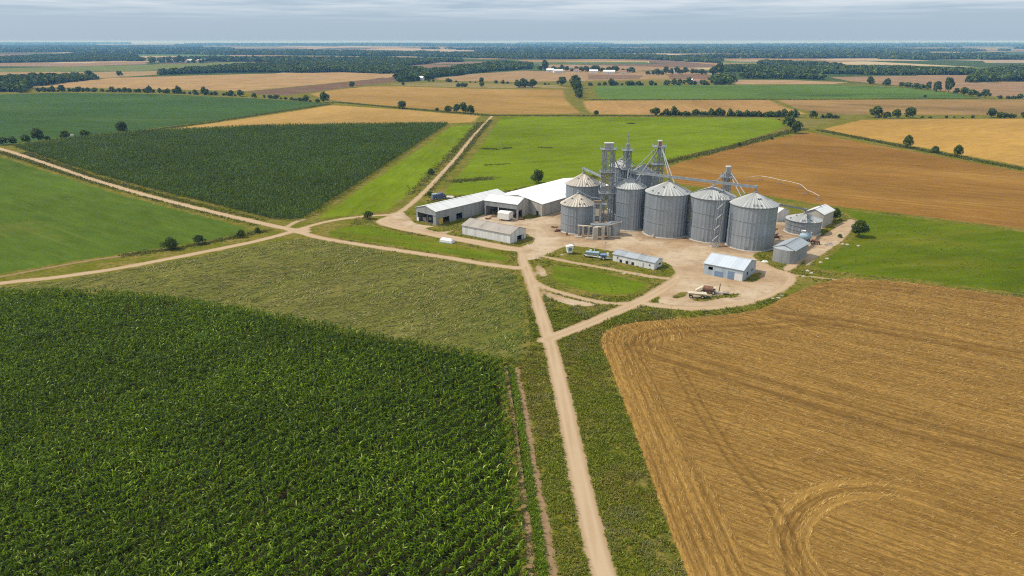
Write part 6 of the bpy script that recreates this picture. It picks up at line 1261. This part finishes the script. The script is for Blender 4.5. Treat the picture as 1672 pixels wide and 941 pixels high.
# ------------------------------------------------------------------ far villages
def house(px_, py_, L, Wd, he, hr, wallm, roofm, rz, lb, group):
    x, y = G(px_, py_); t = shed("house", lb, "house", (x, y), rz, L, Wd, he, hr, wallm, roofm, 'x', {}, over=.4, floor=False, group=group)
    for fx in (.2, .6): window(t, L * fx, L * fx + 1.2, 1, 2.2)
    panel(t, "door", L * .42, L * .42 + 1, .05, 2.1, M['dark'], 'f')
VL = [(276, 100.5), (283, 101.8), (291, 101), (298, 102.3), (306, 101.2), (314, 102.4), (322, 101.6), (270, 102)]
for i, (px_, py_) in enumerate(VL): house(px_, py_, rnd.uniform(16, 30), 12, 6, 10, M['wallW'], M['tile' if i % 2 else 'roofW'], rnd.uniform(-.4, .4), "small %s house in the far left village" % ("red-roofed" if i % 2 else "white-roofed"), "houses of the far left village, " + ("red roofs" if i % 2 else "white roofs"))
VR = [(892, 117.5, 20, 0, "pale long house at the left end of the middle village"), (905, 119, 26, 0, "white-roofed long house second in the middle village"), (938, 118, 12, 1, "red-roofed house in the centre of the middle village"), (962, 119.5, 22, 0, "white long barn right of centre in the middle village"), (985, 120.5, 30, 0, "whitest and longest barn at the right end of the middle village"),
      (1014, 120.5, 14, 1, "red-roofed house right of the middle village's barns"), (1101, 119.5, 16, 0, "white house among the trees above the plough field"), (1162, 122, 10, 1, "small house by the trees at the plough field's right"), (1133, 136.5, 13, 1, "red-roofed farmhouse behind the far green field"), (1122, 136, 10, 0, "pale farm shed behind the far green field"), (680, 131.8, 14, 0, "pale house at the foot of the diagonal wood"), (22, 141.5, 10, 0, "white house in the wood at the left picture edge")]
for px_, py_, L, r_, lb in VR: house(px_, py_, L * 1.0, 11, 5.5, 9.0, M['wallW'], M['tile' if r_ else 'roofW'], rnd.uniform(-.3, .3), lb, None)
hedge(FART, [(880, 116), (1000, 118), (1040, 119)], 22, 7, 12, "dark tree among the houses of the middle village", "trees of the middle village", "tree")
hedge(FART, [(1055, 123), (1120, 121), (1180, 123)], 16, 7, 12, "dark tree around the white house above the plough field", "trees above the plough field", "tree")
hedge(FART, [(1104, 137.5), (1160, 138.5)], 8, 7, 10, "dark tree around the red-roofed farmhouse", "trees around the red-roofed farmhouse", "tree")
hedge(FART, [(245, 104), (275, 103), (335, 104)], 14, 5, 8, "tiny dark tree by the far left village", "trees of the far left village", "tree")

# ------------------------------------------------------------------ haze: one closed box of even, thin air
hb_ = MB().box((0, 11500, 41.5), (55000, 30000, 85)); hm = bpy.data.materials.new("haze_air"); hm.use_nodes = True; ht_ = hm.node_tree; ht_.nodes.clear()
ho = ht_.nodes.new("ShaderNodeOutputMaterial"); pv = ht_.nodes.new("ShaderNodeVolumePrincipled"); pv.inputs["Color"].default_value = (0.22, 0.53, 1.0, 1); pv.inputs["Absorption Color"].default_value = (1, 1, 1, 1); pv.inputs["Density"].default_value = HAZE; pv.inputs["Anisotropy"].default_value = 0.0
ht_.links.new(pv.outputs[0], ho.inputs["Volume"]); o = hb_.obj("haze", hm); o["kind"] = "stuff"; tag(o, "thin blue haze over the whole plain", "haze")
